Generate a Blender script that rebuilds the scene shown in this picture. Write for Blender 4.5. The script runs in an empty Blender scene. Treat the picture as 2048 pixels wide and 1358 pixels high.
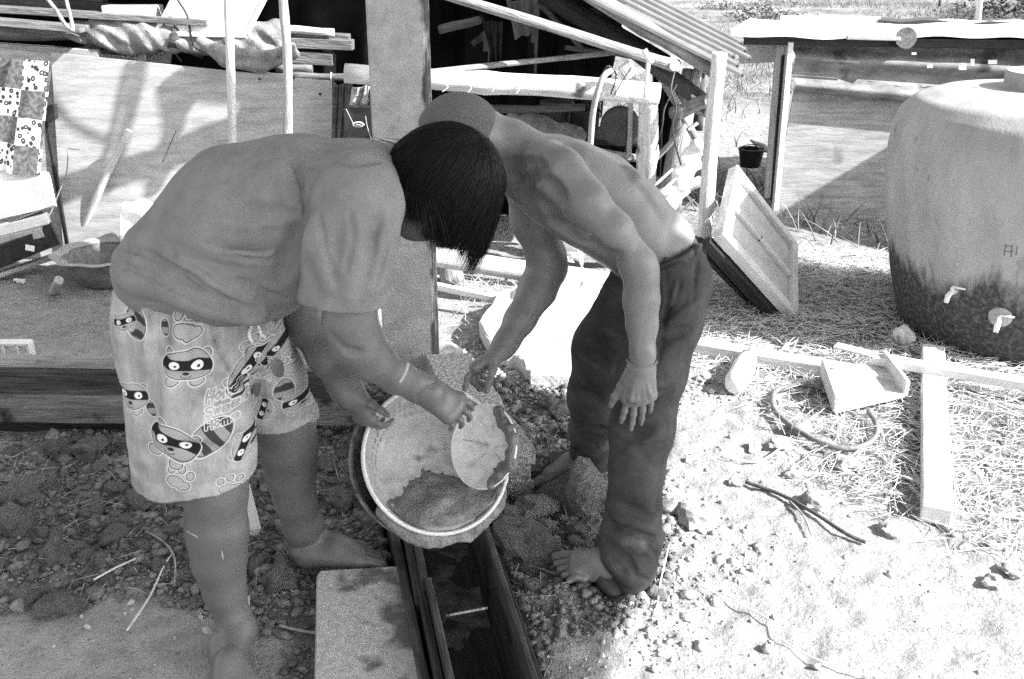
import bpy, bmesh, math, random
import numpy as np
from mathutils import Vector, Matrix, Quaternion
R = random.Random(7)
NR = np.random.RandomState(11)
SC = bpy.context.scene
COL = SC.collection
# ------------------------------------------------------------------ camera
TH = math.radians(21.8); H = 1.55; F = 1991.0
cam = bpy.data.objects.new('camera', bpy.data.cameras.new('camera')); COL.objects.link(cam)
cam.location = (0, 0, H); cam.rotation_euler = (math.pi/2-TH, 0, 0)
cam.data.sensor_width = 36; cam.data.lens = 35; cam.data.clip_start = .05; cam.data.clip_end = 600
SC.camera = cam
# ------------------------------------------------------------------ light
SUN = Vector((.75, -.30, .60)).normalized()
w = bpy.data.worlds.new('World'); SC.world = w; w.use_nodes = True
nt = w.node_tree; bg = nt.nodes['Background']
sky = nt.nodes.new('ShaderNodeTexSky'); sky.sky_type = 'NISHITA'; sky.sun_disc = False
sky.sun_elevation = math.asin(SUN.z); sky.sun_rotation = math.atan2(SUN.x, SUN.y)
sky.dust_density = 2.0
bwn = nt.nodes.new('ShaderNodeRGBToBW'); nt.links.new(sky.outputs[0], bwn.inputs[0]); nt.links.new(bwn.outputs[0], bg.inputs[0])
bg.inputs[1].default_value = .12
sl = bpy.data.lights.new('sun', 'SUN'); sl.energy = 3.5; sl.angle = math.radians(.5); sl.color = (1, 1, 1)
so = bpy.data.objects.new('sun', sl); COL.objects.link(so); so.rotation_euler = SUN.to_track_quat('Z', 'Y').to_euler()
SC.view_settings.view_transform = 'Standard'; SC.view_settings.look = 'None'
SC.view_settings.gamma = 1; SC.view_settings.use_curve_mapping = False
SC.view_settings.exposure = 2.08
SC.cycles.max_bounces = 6; SC.cycles.diffuse_bounces = 4
SC.cycles.use_denoising = False
SC.cycles.use_adaptive_sampling = False

# ------------------------------------------------------------------ geometry of the view: a pixel of the 2048 px photo at a real distance
CT, ST = math.cos(TH), math.sin(TH)
def ray(px, py):
    dx, dy = px-1024, py-679
    return Vector((dx, F*CT-dy*ST, -F*ST-dy*CT))
def P(px, py, Y):
    d = ray(px, py); return Vector((0, 0, H))+d*(Y/d.y)
def M(px, py, Y): return Y/ray(px, py).y          # metres per pixel there
def G(px, py, z=0.0):
    d = ray(px, py); return Vector((0, 0, H))+d*((z-H)/d.z)

# ------------------------------------------------------------------ value noise
def _h(i, j, k, s):
    n = (i*374761393+j*668265263+k*2147483647+s*1274126177) & 0xffffffff
    n = ((n ^ (n >> 13))*1274126177) & 0xffffffff
    return ((n ^ (n >> 16)) & 0xffff)/65535.0
def vnoise(x, y, z, s=0):
    x, y, z = np.asarray(x, float), np.asarray(y, float), np.asarray(z, float)
    xi, yi, zi = np.floor(x).astype(np.int64), np.floor(y).astype(np.int64), np.floor(z).astype(np.int64)
    u, v, t = x-xi, y-yi, z-zi
    u, v, t = u*u*(3-2*u), v*v*(3-2*v), t*t*(3-2*t)
    def L(a, b, q): return a+(b-a)*q
    c = [[[_h(xi+a, yi+b, zi+c_, s) for c_ in (0, 1)] for b in (0, 1)] for a in (0, 1)]
    r = L(L(L(c[0][0][0], c[0][0][1], t), L(c[0][1][0], c[0][1][1], t), v),
          L(L(c[1][0][0], c[1][0][1], t), L(c[1][1][0], c[1][1][1], t), v), u)
    return r*2-1
def fbm(x, y, z=0, o=4, s=0):
    a, r = 1.0, 0
    z = np.asarray(z)+0*np.asarray(x)
    for i in range(o):
        r = r+a*vnoise(x*2**i+7.3*i, y*2**i, z*2**i, s+i); a *= .5
    return r

# ------------------------------------------------------------------ materials (the photograph is black and white: all greys)
MATS = {}
def g3(v): return (v, v, v, 1)
def mat(name, lo, hi, scale=8, rough=.8, bump=.3, bscale=60, stretch=None, dark=None, spec=.3, detail=6, bdist=.01, metal=0, thr=(.35, .65)):
    if name in MATS: return MATS[name]
    m = bpy.data.materials.new(name); m.use_nodes = True; t = m.node_tree; N = t.nodes; Lk = t.links.new
    b = N['Principled BSDF']; b.inputs['Roughness'].default_value = rough
    b.inputs['Specular IOR Level'].default_value = spec; b.inputs['Metallic'].default_value = metal
    tc = N.new('ShaderNodeTexCoord'); mp = N.new('ShaderNodeMapping'); Lk(tc.outputs['Object'], mp.inputs[0])
    if stretch: mp.inputs['Scale'].default_value = stretch
    n1 = N.new('ShaderNodeTexNoise'); n1.inputs['Scale'].default_value = scale; n1.inputs['Detail'].default_value = detail
    n1.inputs['Roughness'].default_value = .65; Lk(mp.outputs[0], n1.inputs['Vector'])
    cr = N.new('ShaderNodeValToRGB'); cr.color_ramp.elements[0].position = thr[0]; cr.color_ramp.elements[1].position = thr[1]
    cr.color_ramp.elements[0].color = g3(lo); cr.color_ramp.elements[1].color = g3(hi); Lk(n1.outputs[0], cr.inputs[0])
    col = cr.outputs[0]
    if dark:                                   # (value, scale, threshold): patches of dirt or damp
        n3 = N.new('ShaderNodeTexNoise'); n3.inputs['Scale'].default_value = dark[1]; n3.inputs['Detail'].default_value = 5
        Lk(tc.outputs['Object'], n3.inputs['Vector'])
        c3 = N.new('ShaderNodeValToRGB'); c3.color_ramp.elements[0].position = dark[2]; c3.color_ramp.elements[1].position = min(1, dark[2]+.1)
        Lk(n3.outputs[0], c3.inputs[0]); mx = N.new('ShaderNodeMix'); mx.data_type = 'RGBA'
        Lk(c3.outputs[0], mx.inputs[0]); Lk(col, mx.inputs[6]); mx.inputs[7].default_value = g3(dark[0]); col = mx.outputs[2]
    Lk(col, b.inputs['Base Color'])
    if bump:
        n2 = N.new('ShaderNodeTexNoise'); n2.inputs['Scale'].default_value = bscale; n2.inputs['Detail'].default_value = 5
        Lk(mp.outputs[0], n2.inputs['Vector']); bp = N.new('ShaderNodeBump'); bp.inputs['Strength'].default_value = bump
        bp.inputs['Distance'].default_value = bdist; Lk(n2.outputs[0], bp.inputs['Height']); Lk(bp.outputs[0], b.inputs['Normal'])
    MATS[name] = m; return m
def nodes_of(m): return m.node_tree.nodes, m.node_tree.links.new, m.node_tree.nodes['Principled BSDF']
WS = (7, 7, .6)
bark_pale = mat('peeled_pole', .42, .72, 9, .8, .5, 30, WS, dark=(.12, 9, .62))
bark_grey = mat('weathered_log', .16, .38, 8, .85, .8, 25, WS, dark=(.06, 7, .60))
bark_dark = mat('old_post_wood', .04, .11, 9, .9, .8, 25, WS)
wood_pale = mat('pale_timber', .50, .66, 7, .8, .25, 30, WS)
wood_mid = mat('timber', .26, .42, 8, .85, .4, 30, WS, dark=(.12, 8, .64))
wood_dark = mat('dark_timber', .008, .035, 8, .65, .7, 25, WS, spec=.35)
wood_form = mat('shuttering_timber', .025, .11, 6, .8, .8, 22, WS, dark=(.02, 4, .52))
ply = mat('plywood', .30, .48, 5, .8, .15, 30, (1, 1, 6), dark=(.25, 3, .66))
ply_dirty = mat('plywood_dirty', .20, .38, 4, .8, .3, 22, (1, 1, 9), dark=(.16, 5, .62))
concrete = mat('cast_concrete', .30, .42, 14, .9, .35, 120, dark=(.12, 7, .62))
concrete_l = mat('slab_concrete', .13, .42, 5, .92, .7, 130, detail=9)
black = mat('black_plastic', .012, .03, 20, .45, .1, 60)
shade_dark = mat('shade_dark_sheet', .008, .016, 6, 1, .3, 20, spec=.02)  # near-black colour standing in for the shade inside the shed
white = mat('white_paint', .68, .82, 6, .6, .1, 40)
white_old = mat('white_plastic', .6, .78, 10, .5, .15, 50, dark=(.35, 6, .66))
metalp = mat('galvanised_sheet', .34, .5, 6, .5, .1, 50, dark=(.2, 5, .64), spec=.4)
cloth_g = mat('grey_cloth', .22, .42, 12, .95, .5, 90)
cloth_d = mat('dark_cloth', .05, .12, 10, .95, .5, 90)
rubber = mat('rubber_strip', .10, .2, 12, .7, .3, 60)
wire_m = mat('wire', .03, .08, 20, .5, 0)
straw_m = mat('straw', .5, .8, 30, .85, 0)
soil_d = mat('damp_clods', .07, .27, 20, .95, 1.0, 160, detail=9, bdist=.006)
soil_l = mat('dry_clods', .34, .55, 14, .95, .8, 110, detail=8, bdist=.006)

# ------------------------------------------------------------------ meshes
class MB:
    def __init__(s): s.v = []; s.f = []; s.n = 0
    def add(s, v, f):
        s.v += [tuple(p) for p in v]; s.f += [tuple(i+s.n for i in q) for q in f]; s.n += len(v); return s
    def box(s, c, size, rot=None, taper=1.0):
        x, y, z = [q/2 for q in size]; v = []
        for k in (-1, 1):
            for a, b in ((-1, -1), (1, -1), (1, 1), (-1, 1)):
                t = taper if k > 0 else 1
                p = Vector((a*x*t, b*y*t, k*z)); p = rot @ p if rot else p; v.append(Vector(c)+p)
        return s.add(v, [(3, 2, 1, 0), (4, 5, 6, 7), (0, 1, 5, 4), (1, 2, 6, 5), (2, 3, 7, 6), (3, 0, 4, 7)])
    def tube(s, pts, rad, n=10, caps=True, seed=None, wob=0.0, lump=0.0):
        pts = [Vector(p) for p in pts]; m = len(pts)
        if not hasattr(rad, '__len__'): rad = [rad]*m
        base = s.n; vs = []; up = None
        for i, p in enumerate(pts):
            d = (pts[min(i+1, m-1)]-pts[max(i-1, 0)]).normalized()
            if up is None: up = Vector((0, 0, 1)) if abs(d.z) < .9 else Vector((1, 0, 0))
            a = d.cross(up).normalized(); b = a.cross(d).normalized(); up = b
            for k in range(n):
                q = 2*math.pi*k/n; r = rad[i]
                if lump: r *= 1+lump*float(vnoise(i*.45, math.cos(q)*1.2+3, math.sin(q)*1.2+(seed or 0)*5.1, 3))
                vs.append(p+(a*math.cos(q)+b*math.sin(q))*r)
        f = [(i*n+k, i*n+(k+1) % n, (i+1)*n+(k+1) % n, (i+1)*n+k) for i in range(m-1) for k in range(n)]
        if caps: f += [tuple(range(n))[::-1], tuple((m-1)*n+k for k in range(n))]
        return s.add(vs, f)
    def lathe(s, prof, n=32, org=(0, 0, 0), fr=None, caps=False):
        vs = []; o = Vector(org)
        for r, z in prof:
            for k in range(n):
                q = 2*math.pi*k/n; rr = fr(q, r, z) if fr else r
                vs.append(o+Vector((rr*math.cos(q), rr*math.sin(q), z)))
        m = len(prof)
        f = [(i*n+k, i*n+(k+1) % n, (i+1)*n+(k+1) % n, (i+1)*n+k) for i in range(m-1) for k in range(n)]
        if caps: f += [tuple(range(n))[::-1], tuple((m-1)*n+k for k in range(n))]
        return s.add(vs, f)
    def prism(s, poly, z0, z1):
        n = len(poly); v = [(x, y, z0) for x, y in poly]+[(x, y, z1) for x, y in poly]
        return s.add(v, [tuple(range(n))[::-1], tuple(range(n, 2*n))]+[(i, (i+1) % n, n+(i+1) % n, n+i) for i in range(n)])
    def mesh(s, name, m, smooth=False, bevel=0):
        me = bpy.data.meshes.new(name); me.from_pydata(s.v, [], s.f); me.update()
        bm = bmesh.new(); bm.from_mesh(me)
        if bevel: bmesh.ops.bevel(bm, geom=bm.edges[:], offset=bevel, segments=1, affect='EDGES', clamp_overlap=True)
        bmesh.ops.recalc_face_normals(bm, faces=bm.faces[:]); bm.to_mesh(me); bm.free()
        if smooth: me.polygons.foreach_set('use_smooth', [True]*len(me.polygons))
        me.materials.append(m); return me
    def obj(s, name, m, parent=None, smooth=False, bevel=0, **kw):
        return link(name, s.mesh(name, m, smooth, bevel), parent, **kw)
def npmesh(name, v, f, m, smooth=False):
    me = bpy.data.meshes.new(name); v = np.asarray(v, np.float32); f = np.asarray(f, np.int32)
    k = f.shape[1]; me.vertices.add(len(v)); me.vertices.foreach_set('co', v.ravel())
    me.loops.add(f.size); me.loops.foreach_set('vertex_index', f.ravel())
    me.polygons.add(len(f)); me.polygons.foreach_set('loop_start', np.arange(0, f.size, k, dtype=np.int32))
    me.polygons.foreach_set('loop_total', np.full(len(f), k, np.int32))
    me.update(calc_edges=True)
    if smooth: me.polygons.foreach_set('use_smooth', np.ones(len(f), bool))
    if m: me.materials.append(m)
    return me
def link(name, me, parent=None, label=None, cat=None, group=None, kind=None, mw=None):
    o = bpy.data.objects.new(name, me); COL.objects.link(o)
    if mw is not None: o.matrix_basis = mw
    if parent is not None:
        o.parent = parent; o.matrix_parent_inverse = BASE[parent.name].inverted()
    BASE[o.name] = (mw if mw is not None else Matrix())
    tag(o, label, cat, group, kind); return o
BASE = {}
def tag(o, label=None, cat=None, group=None, kind=None):
    if label: o['label'] = label
    if cat: o['category'] = cat
    if group: o['group'] = group
    if kind: o['kind'] = kind
    return o
def thing(name, label, cat, loc=(0, 0, 0), group=None):
    mw = Matrix.Translation(Vector(loc)); o = bpy.data.objects.new(name, None); COL.objects.link(o)
    o.empty_display_size = .05; o.matrix_basis = mw; BASE[o.name] = mw; return tag(o, label, cat, group)
def frame_to(p0, p1, roll=0.0):
    p0, p1 = Vector(p0), Vector(p1); z = (p1-p0).normalized()
    ref = Vector((0, 0, 1)) if abs(z.z) < .95 else Vector((0, -1, 0))
    x = z.cross(ref).normalized(); y = z.cross(x).normalized()
    m = Matrix((x, y, z)).transposed().to_4x4(); m = Matrix.Translation(p0) @ m @ Matrix.Rotation(roll, 4, 'Z'); return m, (p1-p0).length
_sd = [0]
def beam(name, p0, p1, wd, th, m, parent=None, roll=0.0, bevel=.003, **kw):
    """a sawn timber from p0 to p1; wd across (horizontal), th deep"""
    mw, L = frame_to(p0, p1, roll); mb = MB(); _sd[0] += 1; n = max(2, int(L/.12)); r = random.Random(_sd[0])
    vs = []
    for i in range(n+1):
        jx, jy = r.uniform(-.012, .012)*wd, r.uniform(-.012, .012)*th
        for a, b in ((-1, -1), (1, -1), (1, 1), (-1, 1)): vs.append((a*wd/2+jx, b*th/2+jy, L*i/n+(r.uniform(-.003, .003) if i in (0, n) else 0)))
    f = [(i*4+k, i*4+(k+1) % 4, i*4+4+(k+1) % 4, i*4+4+k) for i in range(n) for k in range(4)]+[(3, 2, 1, 0), (n*4, n*4+1, n*4+2, n*4+3)]
    mb.add(vs, f); me = mb.mesh(name, m, False, 0)
    if bevel:
        bm = bmesh.new(); bm.from_mesh(me)
        ed = [e for e in bm.edges if len(e.link_faces) == 2 and e.calc_face_angle() > .6]
        bmesh.ops.bevel(bm, geom=ed, offset=bevel, segments=1, affect='EDGES'); bm.to_mesh(me); bm.free()
    return link(name, me, parent, mw=mw, **kw)
def log(name, p0, p1, r0, r1, m, parent=None, bend=.012, lump=.12, n=12, **kw):
    """a round pole, slightly crooked and knotty"""
    mw, L = frame_to(p0, p1); mb = MB(); _sd[0] += 1; r = random.Random(_sd[0]*3); k = max(5, int(L/.07)); ph = r.uniform(0, 6); pts = []; rad = []
    for i in range(k+1):
        t = i/k; e = math.sin(math.pi*t); kn = 1+(.16 if r.random() < .10 else 0)
        pts.append((bend*e*math.sin(4*t+ph)*L, bend*e*math.cos(5*t+ph)*L, L*t)); rad.append((r0+(r1-r0)*t)*kn)
    mb.tube(pts, rad, n, seed=_sd[0], lump=lump); me = mb.mesh(name, m, True)
    bm = bmesh.new(); bm.from_mesh(me)
    for fc in bm.faces:
        if len(fc.verts) > 4: fc.smooth = False
    bm.to_mesh(me); bm.free()
    return link(name, me, parent, mw=mw, **kw)
def cable(name, pts, r, m, parent=None, n=6, sub=6, **kw):
    pts = [Vector(p) for p in pts]; out = []
    for i in range(len(pts)-1):
        a, b, c, d = pts[max(i-1, 0)], pts[i], pts[i+1], pts[min(i+2, len(pts)-1)]
        for j in range(sub):
            t = j/sub; out.append(.5*((2*b)+(c-a)*t+(2*a-5*b+4*c-d)*t*t+(3*b-a-3*c+d)*t**3))
    out.append(pts[-1]); return MB().tube(out, r, n).obj(name, m, parent, smooth=True, **kw)
def sheet(name, quad, m, thick=.01, nu=12, nv=12, fn=None, parent=None, smooth=True, uv=True, **kw):
    """a cloth, board or corrugated sheet spanned by 4 corners (tl, tr, br, bl) with real thickness; fn(u,v) pushes along the normal"""
    a, b, c, d = [Vector(q) for q in quad]; nrm = (b-a).cross(d-a).normalized(); o = (a+b+c+d)/4
    top, bot = [], []
    for j in range(nv+1):
        for i in range(nu+1):
            u, v = i/nu, j/nv; p = (a*(1-u)+b*u)*(1-v)+(d*(1-u)+c*u)*v; e = fn(u, v) if fn else 0
            if isinstance(e, tuple): p = p+Vector(e[1]); e = e[0]
            top.append(p+nrm*(e-thick/2)-o); bot.append(p+nrm*(e+thick/2)-o)
    K = (nu+1)*(nv+1); f = []
    for j in range(nv):
        for i in range(nu):
            q = j*(nu+1)+i; f.append((q, q+nu+1, q+nu+2, q+1)); f.append((K+q, K+q+1, K+q+nu+2, K+q+nu+1))
    rim = [i for i in range(nu+1)]+[j*(nu+1)+nu for j in range(1, nv+1)]+[nv*(nu+1)+i for i in range(nu-1, -1, -1)]+[j*(nu+1) for j in range(nv-1, 0, -1)]
    for i in range(len(rim)):
        p, q = rim[i], rim[(i+1) % len(rim)]; f.append((p, q, K+q, K+p))
    me = bpy.data.meshes.new(name); me.from_pydata([tuple(p) for p in top+bot], [], f); me.update()
    if uv:
        L = me.uv_layers.new(name='UVMap'); vi = np.zeros(len(me.loops), int); me.loops.foreach_get('vertex_index', vi); vi %= K
        L.data.foreach_set('uv', np.stack([(vi % (nu+1))/nu, 1-(vi//(nu+1))/nv], 1).ravel())
    bm = bmesh.new(); bm.from_mesh(me); bmesh.ops.recalc_face_normals(bm, faces=bm.faces[:]); bm.to_mesh(me); bm.free()
    if smooth: me.polygons.foreach_set('use_smooth', [True]*len(me.polygons)); me.set_sharp_from_angle(angle=.9)
    me.materials.append(m); return link(name, me, parent, mw=Matrix.Translation(o), **kw)
def rock_mesh(name, m, seed, sub=2, rough=.35, flat=.75):
    bm = bmesh.new(); bmesh.ops.create_icosphere(bm, subdivisions=sub, radius=1)
    v = np.array([x.co[:] for x in bm.verts])
    n = fbm(v[:, 0]*1.3+seed*3.7, v[:, 1]*1.3, v[:, 2]*1.3, 4, seed)
    n2 = fbm(v[:, 0]*5+seed, v[:, 1]*5, v[:, 2]*5, 2, seed+9)
    v = v*(1+rough*n+.09*n2)[:, None]; v[:, 2] *= flat
    for x, c in zip(bm.verts, v): x.co = c
    me = bpy.data.meshes.new(name); bm.to_mesh(me); bm.free(); me.materials.append(m); return me

# ------------------------------------------------------------------ signed-distance modelling of bodies and clothes
class Field:
    def __init__(s, lo, hi, h):
        s.h = h; s.lo = np.array(lo, float); s.n = np.ceil((np.array(hi)-s.lo)/h).astype(int)+1
        s.f = np.full(tuple(s.n), .2, np.float32)
    def _sl(s, lo, hi):
        a = np.maximum(np.floor((lo-s.lo)/s.h).astype(int), 0); b = np.minimum(np.ceil((hi-s.lo)/s.h).astype(int)+1, s.n)
        if (b <= a).any(): return None, None
        ax = [s.lo[i]+s.h*np.arange(a[i], b[i]) for i in range(3)]
        X, Y, Z = np.meshgrid(*ax, indexing='ij', sparse=True)
        return (slice(a[0], b[0]), slice(a[1], b[1]), slice(a[2], b[2])), (X, Y, Z)
    def op(s, fn, lo, hi, k, mode):
        m = k+.03; sl, X = s._sl(np.array(lo)-m, np.array(hi)+m)
        if sl is None: return s
        d = fn(*X).astype(np.float32); f = s.f[sl]
        if mode == 'u':
            hh = np.maximum(k-np.abs(f-d), 0)/k; s.f[sl] = np.minimum(f, d)-hh*hh*k/4
        elif mode == 'c':
            d = -d; hh = np.maximum(k-np.abs(f-d), 0)/k; s.f[sl] = np.maximum(f, d)+hh*hh*k/4
        elif mode == 'i':
            s.f[sl] = np.maximum(f, d)
        elif mode == 'd':          # displace by value
            s.f[sl] = f+d
        return s
    def cone(s, a, b, ra, rb, k=.03, mode='u', sy=1.0, sax=None):
        """tapered capsule; sy>1 widens it along sax (default Y)"""
        a, b = np.array(a, float), np.array(b, float); mid = (a+b)/2
        ax = np.array(sax if sax is not None else (0, 1, 0), float); ax /= np.linalg.norm(ax)
        q = 1/sy-1
        def sq(p): return p+ax*(q*np.dot(p-mid, ax))
        A, B = sq(a), sq(b); ba = B-A; bb = max(ba@ba, 1e-9)
        def fn(X, Y, Z):
            x, y, z = X-mid[0], Y-mid[1], Z-mid[2]
            if q: t = q*(x*ax[0]+y*ax[1]+z*ax[2]); x, y, z = x+ax[0]*t, y+ax[1]*t, z+ax[2]*t
            x, y, z = x+mid[0]-A[0], y+mid[1]-A[1], z+mid[2]-A[2]
            t = np.clip((x*ba[0]+y*ba[1]+z*ba[2])/bb, 0, 1)
            return np.sqrt((x-t*ba[0])**2+(y-t*ba[1])**2+(z-t*ba[2])**2)-(ra+(rb-ra)*t)
        r = max(ra, rb)*max(sy, 1)
        return s.op(fn, np.minimum(a, b)-r, np.maximum(a, b)+r, k, mode)
    def chain(s, pts, k=.03, mode='u', sy=1.0, kr=1.0):
        """pts: (px, py, Y, radius in photo pixels)"""
        W = [(P(p[0], p[1], p[2]), p[3]*M(p[0], p[1], p[2])*kr) for p in pts]
        if len(W) == 1: W = W*2
        for (a, ra), (b, rb) in zip(W[:-1], W[1:]): s.cone(a, b, ra, rb, k, mode, sy)
        return s
    def line(s, pts, r, k=.012, mode='u'):
        pts = [np.array(p, float) for p in pts]
        for i in range(len(pts)-1):
            s.cone(pts[i], pts[i+1], r if not hasattr(r, '__len__') else r[i], r if not hasattr(r, '__len__') else r[i+1], k, mode)
        return s
    def ell(s, c, rad, k=.02, mode='u', rot=None):
        c = np.array(c, float); rad = np.array(rad, float)
        Rm = np.array(rot.to_3x3().transposed()) if rot is not None else np.eye(3)
        def fn(X, Y, Z):
            x, y, z = X-c[0], Y-c[1], Z-c[2]
            u, v, w_ = [Rm[i, 0]*x+Rm[i, 1]*y+Rm[i, 2]*z for i in range(3)]
            k0 = np.sqrt((u/rad[0])**2+(v/rad[1])**2+(w_/rad[2])**2); k1 = np.sqrt((u/rad[0]**2)**2+(v/rad[1]**2)**2+(w_/rad[2]**2)**2)
            return k0*(k0-1)/np.maximum(k1, 1e-6)
        r = rad.max(); return s.op(fn, c-r, c+r, k, mode)
    def disp(s, fn, lo=None, hi=None):
        lo = s.lo if lo is None else lo; hi = s.lo+s.n*s.h if hi is None else hi
        return s.op(fn, lo, hi, 0.0, 'd')
    def half(s, p, nrm, lo=None, hi=None):
        """keep only the side the normal points away from"""
        p = np.array(p, float); nrm = np.array(nrm, float); nrm /= np.linalg.norm(nrm)
        lo = s.lo if lo is None else lo; hi = s.lo+s.n*s.h if hi is None else hi
        return s.op(lambda X, Y, Z: (X-p[0])*nrm[0]+(Y-p[1])*nrm[1]+(Z-p[2])*nrm[2]+0*X*Y*Z, lo, hi, 0.0, 'i')
    def mesh(s, name, m, relax=2):
        V, Fc = s.vf(relax); return npmesh(name, V, Fc, m, True)
    def vf(s, relax=2):
        f = s.f; f[0] = f[-1] = .2; f[:, 0] = f[:, -1] = .2; f[:, :, 0] = f[:, :, -1] = .2
        ins = f < 0; nx, ny, nz = f.shape
        cnt = np.zeros((nx-1, ny-1, nz-1), np.int8)
        for a in (0, 1):
            for b in (0, 1):
                for c in (0, 1): cnt += ins[a:nx-1+a, b:ny-1+b, c:nz-1+c]
        act = (cnt > 0) & (cnt < 8); I = np.argwhere(act); idx = np.full(act.shape, -1, np.int64); idx[tuple(I.T)] = np.arange(len(I))
        acc = np.zeros((len(I), 3)); wt = np.zeros(len(I)); cor = {}
        for a in (0, 1):
            for b in (0, 1):
                for c in (0, 1): cor[a, b, c] = f[I[:, 0]+a, I[:, 1]+b, I[:, 2]+c].astype(float)
        ks = list(cor)
        for p in ks:
            for q in ks:
                if sum(abs(i-j) for i, j in zip(p, q)) == 1 and p < q:
                    fa, fb = cor[p], cor[q]; mk = (fa < 0) != (fb < 0); t = np.where(mk, fa/np.where(mk, fa-fb, 1), 0)
                    pos = np.array(p)+(np.array(q)-np.array(p))*t[:, None]; acc += pos*mk[:, None]; wt += mk
        V = s.lo+(I+acc/wt[:, None])*s.h; Fc = []
        for ax in range(3):
            sa = [slice(0, n) for n in f.shape]; sb = list(sa); sa[ax] = slice(0, f.shape[ax]-1); sb[ax] = slice(1, f.shape[ax])
            A, B = ins[tuple(sa)], ins[tuple(sb)]; E = np.argwhere(A != B); u, v = [i for i in range(3) if i != ax]
            E = E[(E[:, u] > 0) & (E[:, v] > 0)]; quad = []
            for du, dv in ((-1, -1), (0, -1), (0, 0), (-1, 0)):
                Q = E.copy(); Q[:, u] += du; Q[:, v] += dv; Q = np.minimum(Q, np.array(idx.shape)-1); quad.append(idx[tuple(Q.T)])
            quad = np.stack(quad, 1); fl = A[tuple(E.T)]
            if ax == 1: fl = ~fl
            quad[~fl] = quad[~fl][:, ::-1]; Fc.append(quad)
        Fc = np.concatenate(Fc); Fc = Fc[(Fc >= 0).all(1)]
        for _ in range(relax):
            S = np.zeros_like(V); c = np.zeros(len(V))
            for i in range(4):
                a, b = Fc[:, i], Fc[:, (i+1) % 4]
                for q in range(3):
                    S[:, q] += np.bincount(a, V[b, q], len(V))+np.bincount(b, V[a, q], len(V))
                c += np.bincount(a, minlength=len(V))+np.bincount(b, minlength=len(V))
            V = V*.4+.6*S/np.maximum(c, 1)[:, None]
        return V, Fc
def joined(name, m, parts):
    V, Fc, n = [], [], 0
    for v, f in parts: V.append(v); Fc.append(f+n); n += len(v)
    return npmesh(name, np.concatenate(V), np.concatenate(Fc), m, True)
# ================================================================== GROUND
def ssx(a, b, x):
    t = np.clip((x-a)/(b-a), 0, 1); return t*t*(3-2*t)
def poly_mask(x, y, poly, soft=.0):
    """signed distance to a ground polygon given as (x, y) corners; <0 inside"""
    x, y = np.asarray(x, float), np.asarray(y, float); d = np.full(x.shape, 1e9); ins = np.zeros(x.shape, bool); n = len(poly)
    for i in range(n):
        ax, ay = poly[i]; bx, by = poly[(i+1) % n]; ex, ey = bx-ax, by-ay
        t = np.clip(((x-ax)*ex+(y-ay)*ey)/(ex*ex+ey*ey), 0, 1); d = np.minimum(d, np.hypot(x-ax-t*ex, y-ay-t*ey))
        c = ((ay > y) != (by > y)) & (x < (bx-ax)*(y-ay)/((by-ay) if by != ay else 1e-9)+ax); ins ^= c
    return np.where(ins, -d, d)
def gp(*pts): return [(G(a, b).x, G(a, b).y) for a, b in pts]
DUG = gp((-900, 885), (600, 870), (690, 800), (860, 740), (900, 690), (1000, 770), (1130, 790), (1140, 950), (1235, 960), (1300, 960), (1335, 1080), (1300, 1160), (1230, 1240), (1080, 1270), (1080, 1500),
         (600, 1500), (600, 1270), (470, 1225), (300, 1180), (0, 1210), (-900, 1250))
TR = [(-.50, 3.2), (-.185, 1.62), (-.12, 1.3), (.15, 1.3), (.085, 1.62), (-.24, 3.2)]      # the trench the shuttering stands in
GRASS = gp((1340, 600), (1380, 720), (1560, 850), (1640, 980), (1880, 1075), (2060, 1130), (2600, 1200), (2600, 560), (2100, 430), (1800, 330), (1420, 200), (1000, 200), (1000, 560))
def gheight(x, y):
    x, y = np.asarray(x, float), np.asarray(y, float); d = poly_mask(x, y, DUG); dug = ssx(.06, -.08, d)
    h = .012*fbm(x*1.1, y*1.1, 0, 3, 1)+.004*fbm(x*9, y*9, 0, 3, 2)
    h = h+dug*(.020*fbm(x*5, y*5, 0, 4, 3)+.012*fbm(x*17, y*17, 0, 3, 6)+.012)
    t = poly_mask(x, y, TR); h = h-ssx(.03, -.02, t)*.16
    g = ssx(.0, -.25, poly_mask(x, y, GRASS)); h = h+g*.010*fbm(x*6, y*6, 0, 3, 9)
    h = h+(1-dug)*(1-g)*.006*fbm(x*22, y*22, 0, 4, 13)*ssx(-.6, .3, x)
    h = h-.12*np.exp(-((x-2.35)/.6)**2-((y-5.6)/.5)**2)
    lm = gp((-400, 890), (500, 880), (600, 840), (600, 870), (-400, 960)); h = h-.05*ssx(.02, -.03, poly_mask(x, y, lm))
    return h
def spaced(lo, a, b, hi, h, g=1.09):
    v = list(np.arange(a, b, h)); s = h; q = b
    while q < hi: v.append(q); s = min(s*g, 8); q += s
    v.append(hi); s = h; q = a-h
    while q > lo: v.insert(0, q); s = min(s*g, 8); q -= s
    v.insert(0, lo); return np.array(v)
xs = spaced(-150, -1.7, 1.9, 150, .011); ys = spaced(-30, 1.5, 4.3, 300, .011, 1.06)
GX, GY = np.meshgrid(xs, ys, indexing='ij'); GZ = gheight(GX, GY); GZ = GZ+np.where(GY > 14, (GY-14)*.012, 0)
nx, ny = GX.shape; ii = (np.arange(nx-1)[:, None]*ny+np.arange(ny-1)[None]).ravel()
gm = mat('bare_earth', .3, .4, 10)
N, Lk, B = nodes_of(gm); N.clear(); out = N.new('ShaderNodeOutputMaterial'); B = N.new('ShaderNodeBsdfPrincipled'); B.inputs['Roughness'].default_value = .97; B.inputs['Specular IOR Level'].default_value = .1
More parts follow.
